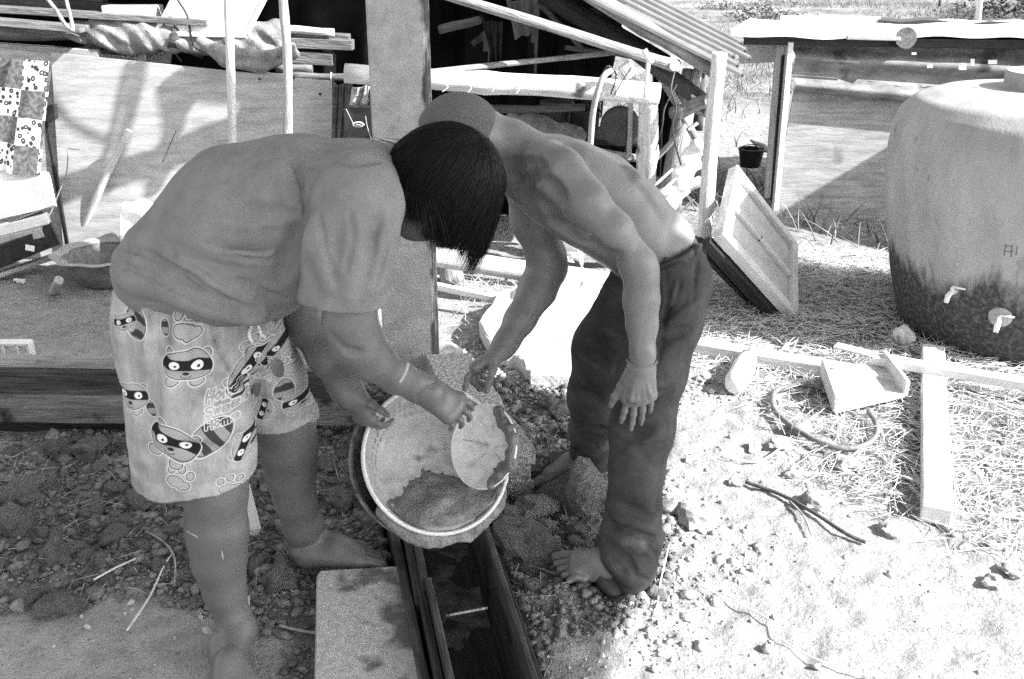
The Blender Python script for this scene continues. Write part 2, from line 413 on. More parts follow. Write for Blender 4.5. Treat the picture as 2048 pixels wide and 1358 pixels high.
Lk(B.outputs[0], out.inputs[0]); tc = N.new('ShaderNodeTexCoord'); at = N.new('ShaderNodeAttribute'); at.attribute_name = 'zone'
def nz(scale, det=8, rough=.65):
    n = N.new('ShaderNodeTexNoise'); n.inputs['Scale'].default_value = scale; n.inputs['Detail'].default_value = det; n.inputs['Roughness'].default_value = rough; Lk(tc.outputs['Object'], n.inputs[0]); return n.outputs[0]
def ramp(src, lo, hi, a=.35, b=.65):
    c = N.new('ShaderNodeValToRGB'); c.color_ramp.elements[0].position = a; c.color_ramp.elements[1].position = b; c.color_ramp.elements[0].color = g3(lo); c.color_ramp.elements[1].color = g3(hi); Lk(src, c.inputs[0]); return c.outputs[0]
def mixc(f, a, b):
    m = N.new('ShaderNodeMix'); m.data_type = 'RGBA'; Lk(f, m.inputs[0]); Lk(a, m.inputs[6]); Lk(b, m.inputs[7]); return m.outputs[2]
sep = N.new('ShaderNodeSeparateColor'); Lk(at.outputs['Color'], sep.inputs[0])
dry = mixc(ramp(nz(90, 4), 0, 1, .60, .66), ramp(nz(14), .25, .38), ramp(nz(30), .12, .2)); damp = ramp(nz(22), .06, .20); gr = mixc(ramp(nz(.8, 6), 0, 1, .42, .62), ramp(nz(26), .14, .38), ramp(nz(9), .07, .2))
cc = mixc(sep.outputs[0], dry, damp); cc = mixc(sep.outputs[1], cc, gr); Lk(cc, B.inputs['Base Color'])
bp = N.new('ShaderNodeBump'); bp.inputs['Strength'].default_value = .9; bp.inputs['Distance'].default_value = .012; Lk(nz(70, 6), bp.inputs['Height']); Lk(bp.outputs[0], B.inputs['Normal'])
me = npmesh('ground', np.stack([GX.ravel(), GY.ravel(), GZ.ravel()], 1), np.stack([ii, ii+ny, ii+ny+1, ii+1], 1), gm, True)
dz = ssx(.08, -.06, poly_mask(GX, GY, DUG)+.05*fbm(GX*7, GY*7, 0, 3, 4)); gz_ = np.maximum(ssx(.05, -.15, poly_mask(GX, GY, GRASS)), ssx(5.2, 6.5, GY))
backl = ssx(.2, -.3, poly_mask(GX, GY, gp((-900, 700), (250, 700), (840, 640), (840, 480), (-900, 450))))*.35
ca = me.color_attributes.new('zone', 'FLOAT_COLOR', 'POINT')
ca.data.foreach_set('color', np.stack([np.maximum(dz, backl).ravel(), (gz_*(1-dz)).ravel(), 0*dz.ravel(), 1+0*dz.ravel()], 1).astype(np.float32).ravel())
link('ground', me, kind='structure')
def gz1(x, y): return float(gheight(np.array([x]), np.array([y]))[0])
def onground(px, py, up=0.0):
    p = G(px, py); return Vector((p.x, p.y, gz1(p.x, p.y)+up))

# ------------------------------------------------------------------ small lumps, in two sheets of stuff
def scatter_rocks(name, pts, rad, m, label, cat, seed, flat=.7):
    bm = bmesh.new(); bmesh.ops.create_icosphere(bm, subdivisions=1, radius=1); bv = np.array([v.co[:] for v in bm.verts]); bf = np.array([[v.index for v in f.verts] for f in bm.faces]); bm.free()
    rs = np.random.RandomState(seed); n = len(pts); K = len(bv)
    a = rs.uniform(0, 6.28, n); ca_, sa_ = np.cos(a), np.sin(a); V = np.repeat(bv[None], n, 0)*(1+rs.uniform(-.46, .42, (n, K, 1)))
    V = V*(rs.uniform(.7, 1.25, (n, 1, 3))); V[..., 2] *= flat; x, y = V[..., 0].copy(), V[..., 1].copy(); V[..., 0] = x*ca_[:, None]-y*sa_[:, None]; V[..., 1] = x*sa_[:, None]+y*ca_[:, None]
    V = V*np.asarray(rad)[:, None, None]+np.asarray(pts)[:, None, :]; Fq = (bf[None]+(np.arange(n)*K)[:, None, None]).reshape(-1, 3)
    return link(name, npmesh(name, V.reshape(-1, 3), Fq, m, False), label=label, cat=cat, kind='stuff')
def sample_in(n, box, fn, seed):
    rs = np.random.RandomState(seed); out = np.zeros((0, 2))
    while len(out) < n:
        q = rs.uniform([box[0], box[2]], [box[1], box[3]], (n*2, 2)); out = np.vstack([out, q[fn(q[:, 0], q[:, 1], rs)]])
    return out[:n], rs
def in_dug(x, y, rs): return (poly_mask(x, y, DUG) < .04) & (poly_mask(x, y, TR) > .02)
q, rs = sample_in(9000, (-2.3, .75, 1.6, 3.5), in_dug, 3); r = np.clip(rs.lognormal(math.log(.0075), .5, len(q)), .003, .026)
scatter_rocks('soil_crumbs', np.column_stack([q, gheight(q[:, 0], q[:, 1])+r*.25]), r, soil_d, 'dark crumbled soil dug up round the trench and the bare feet', 'soil', 4)
def in_dry(x, y, rs):
    d = poly_mask(x, y, DUG); g = poly_mask(x, y, GRASS); pr = np.where(d < 0, 0, np.clip(1-d*1.6, .18, 1))*np.where(g < -.1, .25, 1)
    cl = fbm(x*3, y*3, 0, 2, 31)-.55*(1-ssx(1.95, 2.25, y)); return (rs.uniform(0, 1, len(x)) < pr*np.clip(.35+cl, .05, 1)) & ((x > -.2) | (y < 2.1) & (rs.uniform(0, 1, len(x)) < .15)) & (poly_mask(x, y, TR) > .04)
q, rs = sample_in(4200, (-1.6, 1.9, 1.6, 4.2), in_dry, 8); r = np.clip(rs.lognormal(math.log(.0042), .6, len(q)), .0015, .017)
scatter_rocks('dry_crumbs', np.column_stack([q, gheight(q[:, 0], q[:, 1])+r*.2]), r, soil_l, 'sun-bleached crumbs of earth strewn over the bare ground on the right', 'soil', 6)
q, rs = sample_in(12000, (-1.9, .75, 1.6, 3.4), in_dug, 13); r = np.clip(rs.lognormal(math.log(.0030), .35, len(q)), .0015, .006)
scatter_rocks('soil_grit', np.column_stack([q, gheight(q[:, 0], q[:, 1])+r*.5+rs.uniform(0, .006, len(q))]), r, soil_d, 'fine dark grit between the clods around the trench', 'soil', 14)
# ------------------------------------------------------------------ clods one can pick out
clod_m = mat('clod_earth', .10, .30, 14, .95, 1.0, 130, detail=9, bdist=.008)
CL = [rock_mesh('earth_clod', clod_m, 20+i, 3, .46, .82) for i in range(7)]; CP = [rock_mesh('earth_clod', soil_l, 40+i, 3, .36, .75) for i in range(5)]
def clod(px, py, rpx, pale=False, label=None, group=None, i=0, sq=(1, 1, 1), name='earth_clod', cat='clod', sink=.35, m=None):
    p = onground(px, py); r_ = rpx*M(px, py, p.y); me = (CP if pale else CL)[i % (5 if pale else 7)]
    if m is not None: me = me.copy(); me.materials[0] = m
    o = link(name, me, label=label, cat=cat, group=group); rot = R.uniform(0, 6.28)
    p.z += r_*.78*(1-sink)-r_*.25; p.y += r_*.3
    o.matrix_basis = Matrix.Translation(p) @ Matrix.Rotation(rot, 4, 'Z') @ Matrix.Diagonal((r_*sq[0], r_*sq[1], r_*sq[2], 1)); return o
GL = 'rough clod of dark dug earth lying in the crumbled soil around the trench'
big = [(40, 1020, 62, 'largest dark clod at the left edge of the picture'), (30, 1075, 48, 'dark clod below the largest one at the left edge'), (110, 905, 38, 'broad dark clod lying below the left formwork boards'), (180, 912, 36, 'round dark clod beside the boy\'s shorts, under the left formwork'),
       (20, 915, 34, 'dark clod under the formwork at the far left'), (285, 1020, 30, 'upright rounded clod left of the boy\'s near calf'), (180, 1030, 24, 'tall clod in the middle of the left rubble'), (110, 1130, 44, 'wide pale-topped clod below the left rubble'), (50, 1205, 30, 'smooth oval brown pebble-like clod on the sand edge'),
       (115, 1220, 40, 'flat cracked clod beside the smooth oval one'), (230, 1090, 26, 'clod between the twigs left of the boy'), (320, 1150, 22, 'small clod just above the sand edge'), (265, 1160, 16, 'egg-sized clod at the sand edge'), (395, 1215, 18, 'pale lump by the boy\'s near ankle'),
       (560, 1180, 40, 'broad clod between the boy\'s feet and the slab'), (520, 1150, 26, 'clod right of the boy\'s near shin'), (600, 1010, 26, 'clod behind the boy\'s far ankle'), (680, 1010, 30, 'clod between far ankle and trough'), (690, 950, 22, 'clod below the basin\'s left side'), (655, 940, 20, 'small grey clod below the left hand'),
       (1115, 838, 32, 'dark knobbly clod standing beside the far trouser leg'), (1142, 885, 28, 'clod leaning on the far trouser leg'), (1183, 1020, 74, 'big angular block of earth between the man\'s legs'), (1050, 1050, 52, 'clod above the trough\'s right board'), (1040, 1125, 58, 'wide cracked clod right of the trough'),
       (1100, 1115, 30, 'clod at the man\'s big toe'), (1010, 1060, 34, 'clod touching the trough\'s right board'), (1130, 960, 40, 'dark clod behind the big angular block'), (1080, 990, 34, 'clod in front of the concrete beam end'), (1020, 790, 18, 'small grey stone right of the man\'s pointing finger'), (1045, 795, 15, 'small cube-like stone by the white slab'),
       (1180, 1085, 30, 'clod just above the man\'s toes'), (990, 1010, 34, 'clod under the right rim of the basin'), (1085, 1075, 30, 'clod in the middle of the heap right of the trough'), (1010, 1165, 26, 'small clod low beside the trough\'s right board'), (1110, 1010, 30, 'clod between the beam end and the big angular block')]
for i, (x, y, rp, lb) in enumerate(big): clod(x, y, rp, False, lb, None, i, (1, R.uniform(.7, 1), R.uniform(.7, 1.05)))
rr = random.Random(77); used = [(b[0], b[1], b[2]) for b in big]; k = 0
while k < 120:
    x, y = rr.uniform(0, 1230), rr.uniform(880, 1240); p = G(x, y)
    if poly_mask(np.array([p.x]), np.array([p.y]), DUG)[0] > -.02 or poly_mask(np.array([p.x]), np.array([p.y]), TR)[0] < .05 or (600 < x < 1060 and y > 1130): continue
    if 555 < x < 790 and 1050 < y < 1140 or 420 < x < 640 and y > 1240 or 1100 < x < 1330 and y > 1100: continue
    rp = rr.uniform(9, 20)
    if any(math.hypot(x-a, y-b) < (rp+c)*.8 for a, b, c in used): continue
    used.append((x, y, rp)); clod(x, y, rp, False, GL, 'loose clods of dark earth', k, (1, rr.uniform(.7, 1), rr.uniform(.7, 1))); k += 1
pale = [(1400, 1045, 44, 'large pale lump of earth in the sun right of the man\'s leg'), (1340, 1030, 26, 'pale lump touching the trouser cuff'), (1690, 945, 30, 'pale lump of earth below the hoop'), (1560, 905, 24, 'pale lump inside the grass edge left of the hoop'), (1510, 905, 18, 'pale stone beside the thin bent stick'),
        (1640, 1020, 30, 'pale clod at the end of the split stick'), (1780, 1070, 22, 'pale clod under the beam end'), (1990, 1175, 24, 'round pale lump near the right edge'), (2030, 1150, 26, 'dark-sided clod at the right edge'), (1545, 815, 20, 'pale lump inside the hoop near the bottle'), (1600, 870, 26, 'pale lump in the middle of the hoop'),
        (1470, 975, 14, 'small pale stone on the bare sunlit earth'), (1895, 1060, 16, 'pale stone right of the beam end'), (1410, 770, 20, 'pale lump left of the plastic bottle'), (1590, 960, 22, 'flat pale lump beside the split stick')]
for i, (x, y, rp, lb) in enumerate(pale): clod(x, y, rp, True, lb, None, i, (1, R.uniform(.7, 1), R.uniform(.6, .9)), name='pale_clod')
clod(1812, 690, 27, True, 'white angular foam lump at the head of the long beam', None, 2, (1, .8, .9), 'foam_lump', 'foam', .2, white)
clod(55, 540, 15, True, 'white crumpled lump on the ground left of the bowl', None, 3, (1, .8, .9), 'crumpled_paper', 'litter', .2, white_old)

# ------------------------------------------------------------------ straw and grass
def blades(name, pts, ln, wd, m, label, cat, seed, up=(.0, .5), bend=.5, segs=3):
    rs = np.random.RandomState(seed); n = len(pts); az = rs.uniform(0, 6.28, n); el = rs.uniform(up[0], up[1], n); L = ln*rs.uniform(.45, 1.3, n)
    d = np.stack([np.cos(az)*np.cos(el), np.sin(az)*np.cos(el), np.sin(el)], 1); sd = np.stack([-np.sin(az), np.cos(az), rs.uniform(-.4, .4, n)], 1)
    bz = rs.uniform(-bend, bend, n); P_ = np.array(pts); V = []
    for i in range(segs+1):
        t = i/segs; c = P_+d*(L*t)[:, None]+sd*(L*bz*t*t)[:, None]*.5; c[:, 2] -= L*t*t*.25*np.sin(el); w_ = (wd*(1-.75*t*t))
        w_ = w_*np.ones(n); V += [c+sd*w_[:, None]/2, c-sd*w_[:, None]/2, c+np.stack([0*az, 0*az, w_*.6], 1)]
    V = np.stack(V, 1); K = 3*(segs+1); f = []
    for i in range(segs):
        for u in range(3): f.append((i*3+u, i*3+(u+1) % 3, i*3+3+(u+1) % 3, i*3+3+u))
    Fq = (np.array(f)[None]+(np.arange(n)*K)[:, None, None]).reshape(-1, 4)
    return link(name, npmesh(name, V.reshape(-1, 3), Fq, m, False), label=label, cat=cat, kind='stuff')
JAR = Vector((2.15, 4.0, 0))
def in_grass(x, y, rs): return (poly_mask(x, y, GRASS) < rs.exponential(.03, len(x))-.01) & (np.hypot(x-JAR.x, y-JAR.y) > .46)
q, rs = sample_in(11000, (.6, 2.5, 2.2, 5.3), in_grass, 5)
blades('dry_straw', np.column_stack([q, gheight(q[:, 0], q[:, 1])+.004+rs.uniform(0, .012, len(q))]), .085, .0030, straw_m, 'dry cut grass and straw matted over the ground on the right', 'straw', 12, (-.03, .45))
def in_grass2(x, y, rs): return (poly_mask(x, y, GRASS) < 0) & (y > 2.3) & (fbm(x*4, y*4, 0, 2, 71) > .1)
q, rs = sample_in(1500, (.6, 2.5, 2.4, 5.3), in_grass2, 15)
blades('grass_tufts', np.column_stack([q, gheight(q[:, 0], q[:, 1])]), .07, .0035, mat('green_grass', .16, .3, 20, .8, 0), 'short living grass growing through the straw', 'grass', 16, (.7, 1.4))
def in_back(x, y, rs): return (np.abs(x) < y*.62) & (rs.uniform(0, 1, len(x)) < np.clip(.25+fbm(x*.6, y*.6, 0, 3, 41), .02, 1)) & ~((x > -2.6) & (x < 1.1) & (y < 8.2))
q, rs = sample_in(16000, (-12, 13, 5.0, 26), in_back, 9)
blades('field_grass', np.column_stack([q, gheight(q[:, 0], q[:, 1])+np.where(q[:, 1] > 14, (q[:, 1]-14)*.012, 0)]), .22, .012, mat('field_grass', .10, .34, 3, .9, 0), 'sunlit rough grass of the field behind the sheds', 'grass', 10, (.5, 1.4))
def in_left(x, y, rs): return rs.uniform(0, 1, len(x)) < np.clip(.2+fbm(x*5, y*5, 0, 2, 61), .03, 1)
q, rs = sample_in(3000, (-2.6, -.5, 3.15, 5.0), in_left, 19)
blades('litter_straw', np.column_stack([q, gheight(q[:, 0], q[:, 1])+.003]), .05, .0022, mat('grey_straw', .22, .5, 20, .9, 0), 'short dead stalks scattered on the trodden earth at the left', 'straw', 20, (-.03, .2))
q, rs = sample_in(260, (-1.6, .4, 1.75, 3.0), lambda x, y, rs: in_dug(x, y, rs), 29)
blades('dug_stalks', np.column_stack([q, gheight(q[:, 0], q[:, 1])+.018]), .07, .0024, mat('grey_straw', .22, .5), 'thin dead stalks lying across the dark clods', 'straw', 21, (-.05, .25))
q, rs = sample_in(700, (-.25, .6, 3.7, 4.7), lambda x, y, rs: x > -9, 39)
blades('shed_weeds', np.column_stack([q, gheight(q[:, 0], q[:, 1])]), .10, .0028, straw_m, 'bleached weeds and stalks below the low shed rail', 'weeds', 22, (.1, 1.3))
# a few twigs one can follow
def twig(label, pts, r, m, name='twig', cat='twig', up=.012, **kw):
    return cable(name, [onground(x, y, up+(e[0] if e else 0)) for x, y, *e in pts], r, m, None, 5, 5, label=label, cat=cat, **kw)
twm = mat('twig_bark', .2, .4, 30, .9, .2, 100)
twig('forked grey twig among the clods left of the boy', ((280, 1060), (330, 1100), (352, 1135), (350, 1180)), .0028, twm)
twig('long pale straw stem leaning across the left clods', ((190, 1175), (235, 1160), (275, 1140)), .003, straw_m)
twig('pair of pale stalks crossing on the sand edge', ((255, 1265), (300, 1200), (330, 1150), (345, 1120)), .0026, straw_m)
twig('dark split stick lying on the bare ground right of the man', ((1490, 975), (1560, 1000), (1625, 1040), (1690, 1080), (1730, 1095)), .006, mat('dark_stick', .05, .12, 20, .9, .3))
twig('forked branch of the dark split stick', ((1575, 1010), (1605, 1045), (1622, 1080)), .003, twm)
twig('thin bent pale stick on the bare ground', ((1440, 925), (1500, 935), (1530, 925), (1560, 910)), .004, straw_m)
twig('long thin stalk lying across the bright lower right ground', ((1400, 1180), (1540, 1250), (1560, 1280), (1640, 1330), (1740, 1358)), .002, straw_m)
twig('curled dead leaf stem beside the slab', ((560, 1262), (600, 1270), (640, 1278)), .004, twm)
twig('thin stick standing against the trouser cuff', ((1315, 1240), (1318, 1180), (1335, 1130, .05)), .0022, straw_m)

# ================================================================== COLUMN, TROUGH, BLOCKS
cl = thing('concrete_column', 'tall square concrete post with a dark mossy edge behind the boy', 'column', (-.35, 3.42, 0))
mb = MB(); vs = []; n = 40
for i in range(n+1):
    z = -.05+2.6*i/n
    for a, b in ((-.161, -.09), (-.154, -.097), (-.05, -.098), (.0, -.097), (.021, -.097), (.028, -.09), (.028, .09), (-.161, .09)): vs.append((-.36+.095*0+a+.052, 3.45+b, z))
mb.add(vs, [(i*8+k, i*8+(k+1) % 8, i*8+8+(k+1) % 8, i*8+8+k) for i in range(n) for k in range(8)]+[tuple(n*8+k for k in range(8))])
cm = concrete.copy(); cm.name = 'column_concrete'
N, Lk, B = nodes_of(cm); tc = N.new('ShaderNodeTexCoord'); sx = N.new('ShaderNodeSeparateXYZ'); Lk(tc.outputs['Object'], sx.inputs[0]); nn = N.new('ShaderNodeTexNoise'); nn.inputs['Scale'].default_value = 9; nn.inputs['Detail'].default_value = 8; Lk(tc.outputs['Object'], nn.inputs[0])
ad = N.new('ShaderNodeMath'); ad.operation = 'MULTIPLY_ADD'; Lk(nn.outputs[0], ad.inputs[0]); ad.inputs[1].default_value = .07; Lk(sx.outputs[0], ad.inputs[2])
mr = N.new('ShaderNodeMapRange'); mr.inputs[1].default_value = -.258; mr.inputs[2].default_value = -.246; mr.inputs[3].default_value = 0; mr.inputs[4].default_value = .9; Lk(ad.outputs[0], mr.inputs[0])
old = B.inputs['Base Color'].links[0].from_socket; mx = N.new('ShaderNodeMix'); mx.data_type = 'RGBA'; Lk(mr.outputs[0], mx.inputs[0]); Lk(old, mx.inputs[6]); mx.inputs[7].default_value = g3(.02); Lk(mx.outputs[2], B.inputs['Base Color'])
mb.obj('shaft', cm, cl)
tr = thing('formwork_trough', 'narrow dark wooden formwork trough running from the camera to the concrete post', 'formwork', (-.1, 2, 0))
def tb(name, xa, xb, ya, yb, wd, z0, z1, m, **kw):
    a = Vector((xa, ya, (z0+z1)/2)); b = Vector((xb, yb, (z0+z1)/2)); return beam(name, a, b, wd, z1-z0, m, tr, **kw)
# left side: two boards and a batten, right side: one board, edge strip
tb('side_board', -.062, -.203, 1.35, 2.02, .016, -.14, .125, wood_form); tb('side_board', -.205, -.425, 1.99, 3.10, .018, -.14, .115, wood_form)
tb('outer_board', -.084, -.238, 1.35, 2.10, .018, -.14, .105, wood_dark); tb('outer_board', -.222, -.45, 1.98, 3.10, .02, -.14, .10, wood_dark)
tb('outer_batten', -.108, -.37, 1.35, 2.55, .022, -.12, .075, wood_form)
tb('side_board', .112, -.208, 1.35, 2.95, .016, -.14, .12, wood_form, label='right-hand board of the trough'); tb('outer_board', .136, -.04, 1.35, 2.2, .02, -.14, .07, wood_dark)
tb('floor_board', .025, -.325, 1.35, 3.1, .17, -.155, -.135, wood_dark)
log('tie_rod', P(890, 1232, 1.93), P(975, 1216, 1.95), .0035, .0035, mat('steel_wire', .3, .5, 20, .4, 0, metal=.6), tr, 0, 0, 8)
for i, (px, py) in enumerate(((770, 1010), (842, 1022))): MB().tube([P(px-16, py+2, 2.33), P(px, py, 2.32), P(px+20, py+6, 2.33)], [.008, .012, .007], 8, seed=i, lump=.4).obj('mortar_splash', concrete_l, tr, smooth=True)
sb = thing('concrete_slab', 'thick pale concrete slab lying left of the trough at the bottom edge', 'slab', onground(735, 1250))
z = .052; A = [G(633, 1150, z), G(640, 1140, z), G(792, 1131, z), G(806, 1140, z), G(858, 1410, z), G(628, 1410, z)]
mb = MB(); bmv = [(p.x, p.y) for p in A]; mb.prism(bmv, -.06, z); slab_m = mat('stained_slab', .34, .48, 60, .95, .8, 190, dark=(.13, 9, .50), detail=4, bdist=.004); o = mb.obj('slab_body', slab_m, sb, bevel=.004)
bb = thing('concrete_beam_end', 'rough concrete block with a ridged end face beyond the basin', 'block', (0, 2.62, 0))
def blk(x0, x1, y0, y1, z0, z1, m, nm, par, sh=-.22):
    mb = MB(); n = 14; v = []; _sd[0] += 1
    for j in range(n+1):
        t = j/n; y = y0+(y1-y0)*t; s_ = sh*t; e = .006*float(vnoise(y*20, _sd[0], 0)); v += [(x0+s_, y, z0), (x1+s_+e, y, z0), (x1+s_+e, y, z1+e), (x0+s_, y, z1-e)]
    mb.add(v, [(j*4+k, j*4+(k+1) % 4, j*4+4+(k+1) % 4, j*4+4+k) for j in range(n) for k in range(4)]+[(3, 2, 1, 0), tuple(n*4+k for k in range(4))]); return mb.obj(nm, m, par, bevel=.003)
rough_c = mat('rough_concrete', .16, .50, 90, .95, 1.0, 110, detail=6, bdist=.008)
blk(-.10, .066, 2.60, 3.35, -.02, .055, rough_c, 'lower_course', bb); blk(-.10, .060, 2.612, 3.35, .057, .105, rough_c, 'middle_course', bb); blk(-.10, .068, 2.604, 3.35, .107, .155, rough_c, 'upper_course', bb)
# dark formwork along the left
lf = thing('left_formwork', 'stacked weathered formwork boards running left from the post behind the boy', 'formwork', (-1.3, 3.0, 0))
beam('top_board', (-2.9, 3.08, .262), (-.50, 3.07, .225), .07, .022, mat('dirty_top', .16, .36, 9, .9, .7, 26, WS, dark=(.06, 9, .60)), lf, label='light-edged top board')
beam('upper_beam', (-2.9, 3.03, .215), (-.50, 3.03, .17), .05, .085, mat('burnt_board', .02, .08, 8, .9, 1.0, 18, WS, dark=(.2, 9, .66)), lf)
beam('face_board', (-2.9, 2.985, .125), (-.50, 3.0, .09), .02, .10, mat('grey_board', .08, .22, 7, .9, .8, 24, WS, dark=(.025, 7, .56)), lf, label='grey knotted lower board')
beam('gap_shade_board', (-2.9, 3.05, .03), (-.5, 3.08, .02), .03, .12, wood_dark, lf)  # near-black board put in for the shade of the gap here
for x in (-2.2, -1.25, -.55): beam('stake', (x, 3.17, -.05), (x+.01, 3.17, .24), .04, .03, wood_form, lf)
beam('wooden_peg', onground(505, 1105, .045), P(478, 975, 2.42), .055, .032, wood_pale, None, .3, label='pale sawn wooden peg leaning behind the boy\'s near shin', cat='peg')
# sand pile front and rock slab in the sun
WSL = gp((1000, 640), (1092, 606), (1190, 616), (1215, 700), (1205, 780), (1060, 778), (1035, 745), (990, 735), (955, 690))
ws = thing('broken_slab', 'big sunlit flat slab of broken concrete behind the bent man', 'slab', (.1, 3.7, 0))
mb = MB(); n = len(WSL); rsb = random.Random(3); cxy = Vector((sum(p[0] for p in WSL)/n, sum(p[1] for p in WSL)/n))
def zsl(x, y): return .075+.10*(y-3.6)
ringp = []
for i in range(n):
    a, b = Vector(WSL[i]), Vector(WSL[(i+1) % n])
    for j in range(5): q = a.lerp(b, j/5); ringp.append(q+Vector((rsb.uniform(-.008, .008), rsb.uniform(-.008, .008))))
K = len(ringp); v = [(q.x, q.y, zsl(q.x, q.y)) for q in ringp]+[(q.x*.985+cxy.x*.015, q.y*.985+cxy.y*.015, zsl(q.x, q.y)-.06) for q in ringp]
for s_ in (.97, .6, .25): v += [(cxy.x+(q.x-cxy.x)*s_, cxy.y+(q.y-cxy.y)*s_, zsl(q.x, q.y)+.008+.004*rsb.uniform(-1, 1)) for q in ringp]
f = [(i, (i+1) % K, K+(i+1) % K, K+i) for i in range(K)]
f += [(2*K+i, 2*K+(i+1) % K, (i+1) % K, i) for i in range(K)]+[(3*K+i, 3*K+(i+1) % K, 2*K+(i+1) % K, 2*K+i) for i in range(K)]+[(4*K+i, 4*K+(i+1) % K, 3*K+(i+1) % K, 3*K+i) for i in range(K)]+[tuple(4*K+i for i in range(K))]
mb.add(v, f); mb.obj('slab_body', mat('pale_concrete', .5, .66, 8, .95, .5, 60, dark=(.35, 12, .68)), ws)

# ================================================================== BASIN AND PLATE
def pose(c, nrm, spin=0.0):
    z = Vector(nrm).normalized(); x = z.orthogonal().normalized(); x = Vector((1, 0, 0)); x = (x-z*x.dot(z)).normalized(); y = z.cross(x)
    return Matrix.Translation(Vector(c)) @ Matrix((x, y, z)).transposed().to_4x4() @ Matrix.Rotation(spin, 4, 'Z')
bc = P(873, 918, 2.14); bn = (.34, -.70, .62); BM = pose(bc, bn)
bs = thing('mixing_basin', 'round steel basin of wet mortar tilted over the trough', 'basin', bc)
def lat(name, prof, mw, m, par, n=56, fr=None, smooth=True, **kw):
    mb = MB().lathe(prof, n, fr=fr); me = mb.mesh(name, m, smooth); me.set_sharp_from_angle(angle=.8); return link(name, me, par, mw=mw, **kw)
RB = .178
steel = mat('enamel_basin', .22, .38, 12, .45, .2, 80, dark=(.10, 9, .6), spec=.5)
lat('bowl', [(0, -.105), (.10, -.105), (.125, -.095), (.15, -.05), (RB-.005, 0), (RB+.006, .003), (RB+.008, .008), (RB, .009), (RB-.010, -.002), (.145, -.05), (.118, -.09), (.09, -.098), (0, -.098)], BM, steel, bs)
mb = MB().tube([((RB+.004)*math.cos(q), (RB+.004)*math.sin(q), .006) for q in np.linspace(0, 2*math.pi, 57)], .0055, 8); link('rolled_rim', mb.mesh('rolled_rim', mat('rim_metal', .5, .65, 20, .4, .1, spec=.5), True), bs, mw=BM)
# mortar: a slumped fill, heavier towards the low lip, dry film above
def disc(name, rad, fz, m, par, mw, n=72, k=26, **kw):
    v = [(0, 0, fz(0, 0))]; f = []
    for j in range(1, k+1):
        for i in range(n):
            q = 2*math.pi*i/n; r_ = rad*j/k; v.append((r_*math.cos(q), r_*math.sin(q), fz(r_*math.cos(q), r_*math.sin(q))))
    for i in range(n): f.append((0, 1+i, 1+(i+1) % n))
    for j in range(k-1):
        for i in range(n): a = 1+j*n+i; b = 1+j*n+(i+1) % n; f.append((a, a+n, b+n, b))
    return link(name, MB().add(v, f).mesh(name, m, True), par, mw=mw, **kw)
Bi = BM.to_3x3().inverted(); dn = (Bi @ Vector((0, 0, -1))); dn.z = 0; dn.normalize()
def mz(x, y):
    r_ = math.hypot(x, y); lo = x*dn.x+y*dn.y; wl_ = float(np.interp(r_, [0, .09, .118, .145, .168, .178], [-.098, -.098, -.09, -.05, -.002, .006]))
    return max(wl_+.002, -.072+.078*float(ssx(-.04, .17, lo))+.006*float(fbm(x*40, y*40, 0, 3, 3))*(1 if lo > .02 else .35))
film = mat('dried_mortar_film', .30, .42, 9, .75, .25, 60, dark=(.14, 16, .64)); wetm = mat('wet_mortar', .10, .17, 26, .6, .9, 130, spec=.5, bdist=.006)
disc('mortar_film', RB-.004, lambda x, y: mz(x, y)-.002, film, bs, BM)
def wz(x, y):
    lo = x*dn.x+y*dn.y; sd_ = x*dn.y-y*dn.x; h_ = (lo+.005-abs(sd_-.02)*.62)*.30; return mz(x, y)-.006+min(max(h_, -.004), .03)+.004*float(fbm(x*60, y*60, 0, 3, 13))*(h_ > -.004)
disc('wet_mortar', RB-.010, wz, wetm, bs, BM)
lo3 = BM.to_3x3() @ dn
MF = Field(bc-Vector((.30, .26, .30)), bc+Vector((.30, .26, .30)), .005); da = 0.0
for i in range(60):                                                    # crust and slumped drips over the low lip
    a = -1.15+i*.036; e = BM.to_3x3() @ (Vector((dn.x*math.cos(a)-dn.y*math.sin(a), dn.x*math.sin(a)+dn.y*math.cos(a), 0))); p = bc+e*(RB+.001)
    w_ = .5+.5*float(vnoise(i*.21, 3, 5)); c_ = math.cos(a*.9)**2
    MF.cone(p+e*.005+Vector((0, .006, -.012)), p+e*.006+Vector((0, .004, -.020-.010*w_*c_)), .0075+.003*w_*c_, .006+.004*w_*c_, .010)
    if R.random() < .09: MF.cone(p, p+Vector((R.uniform(-.004, .004), -.004, -R.uniform(.012, .040)*c_)), .009, .004, .012)
MF.disp(lambda X, Y, Z: .004*vnoise(X*60, Y*60, Z*60, 3)); link('mortar_crust', MF.mesh('mortar_crust', mat('crust', .13, .25, 30, .8, .8, 120), 1), bs)
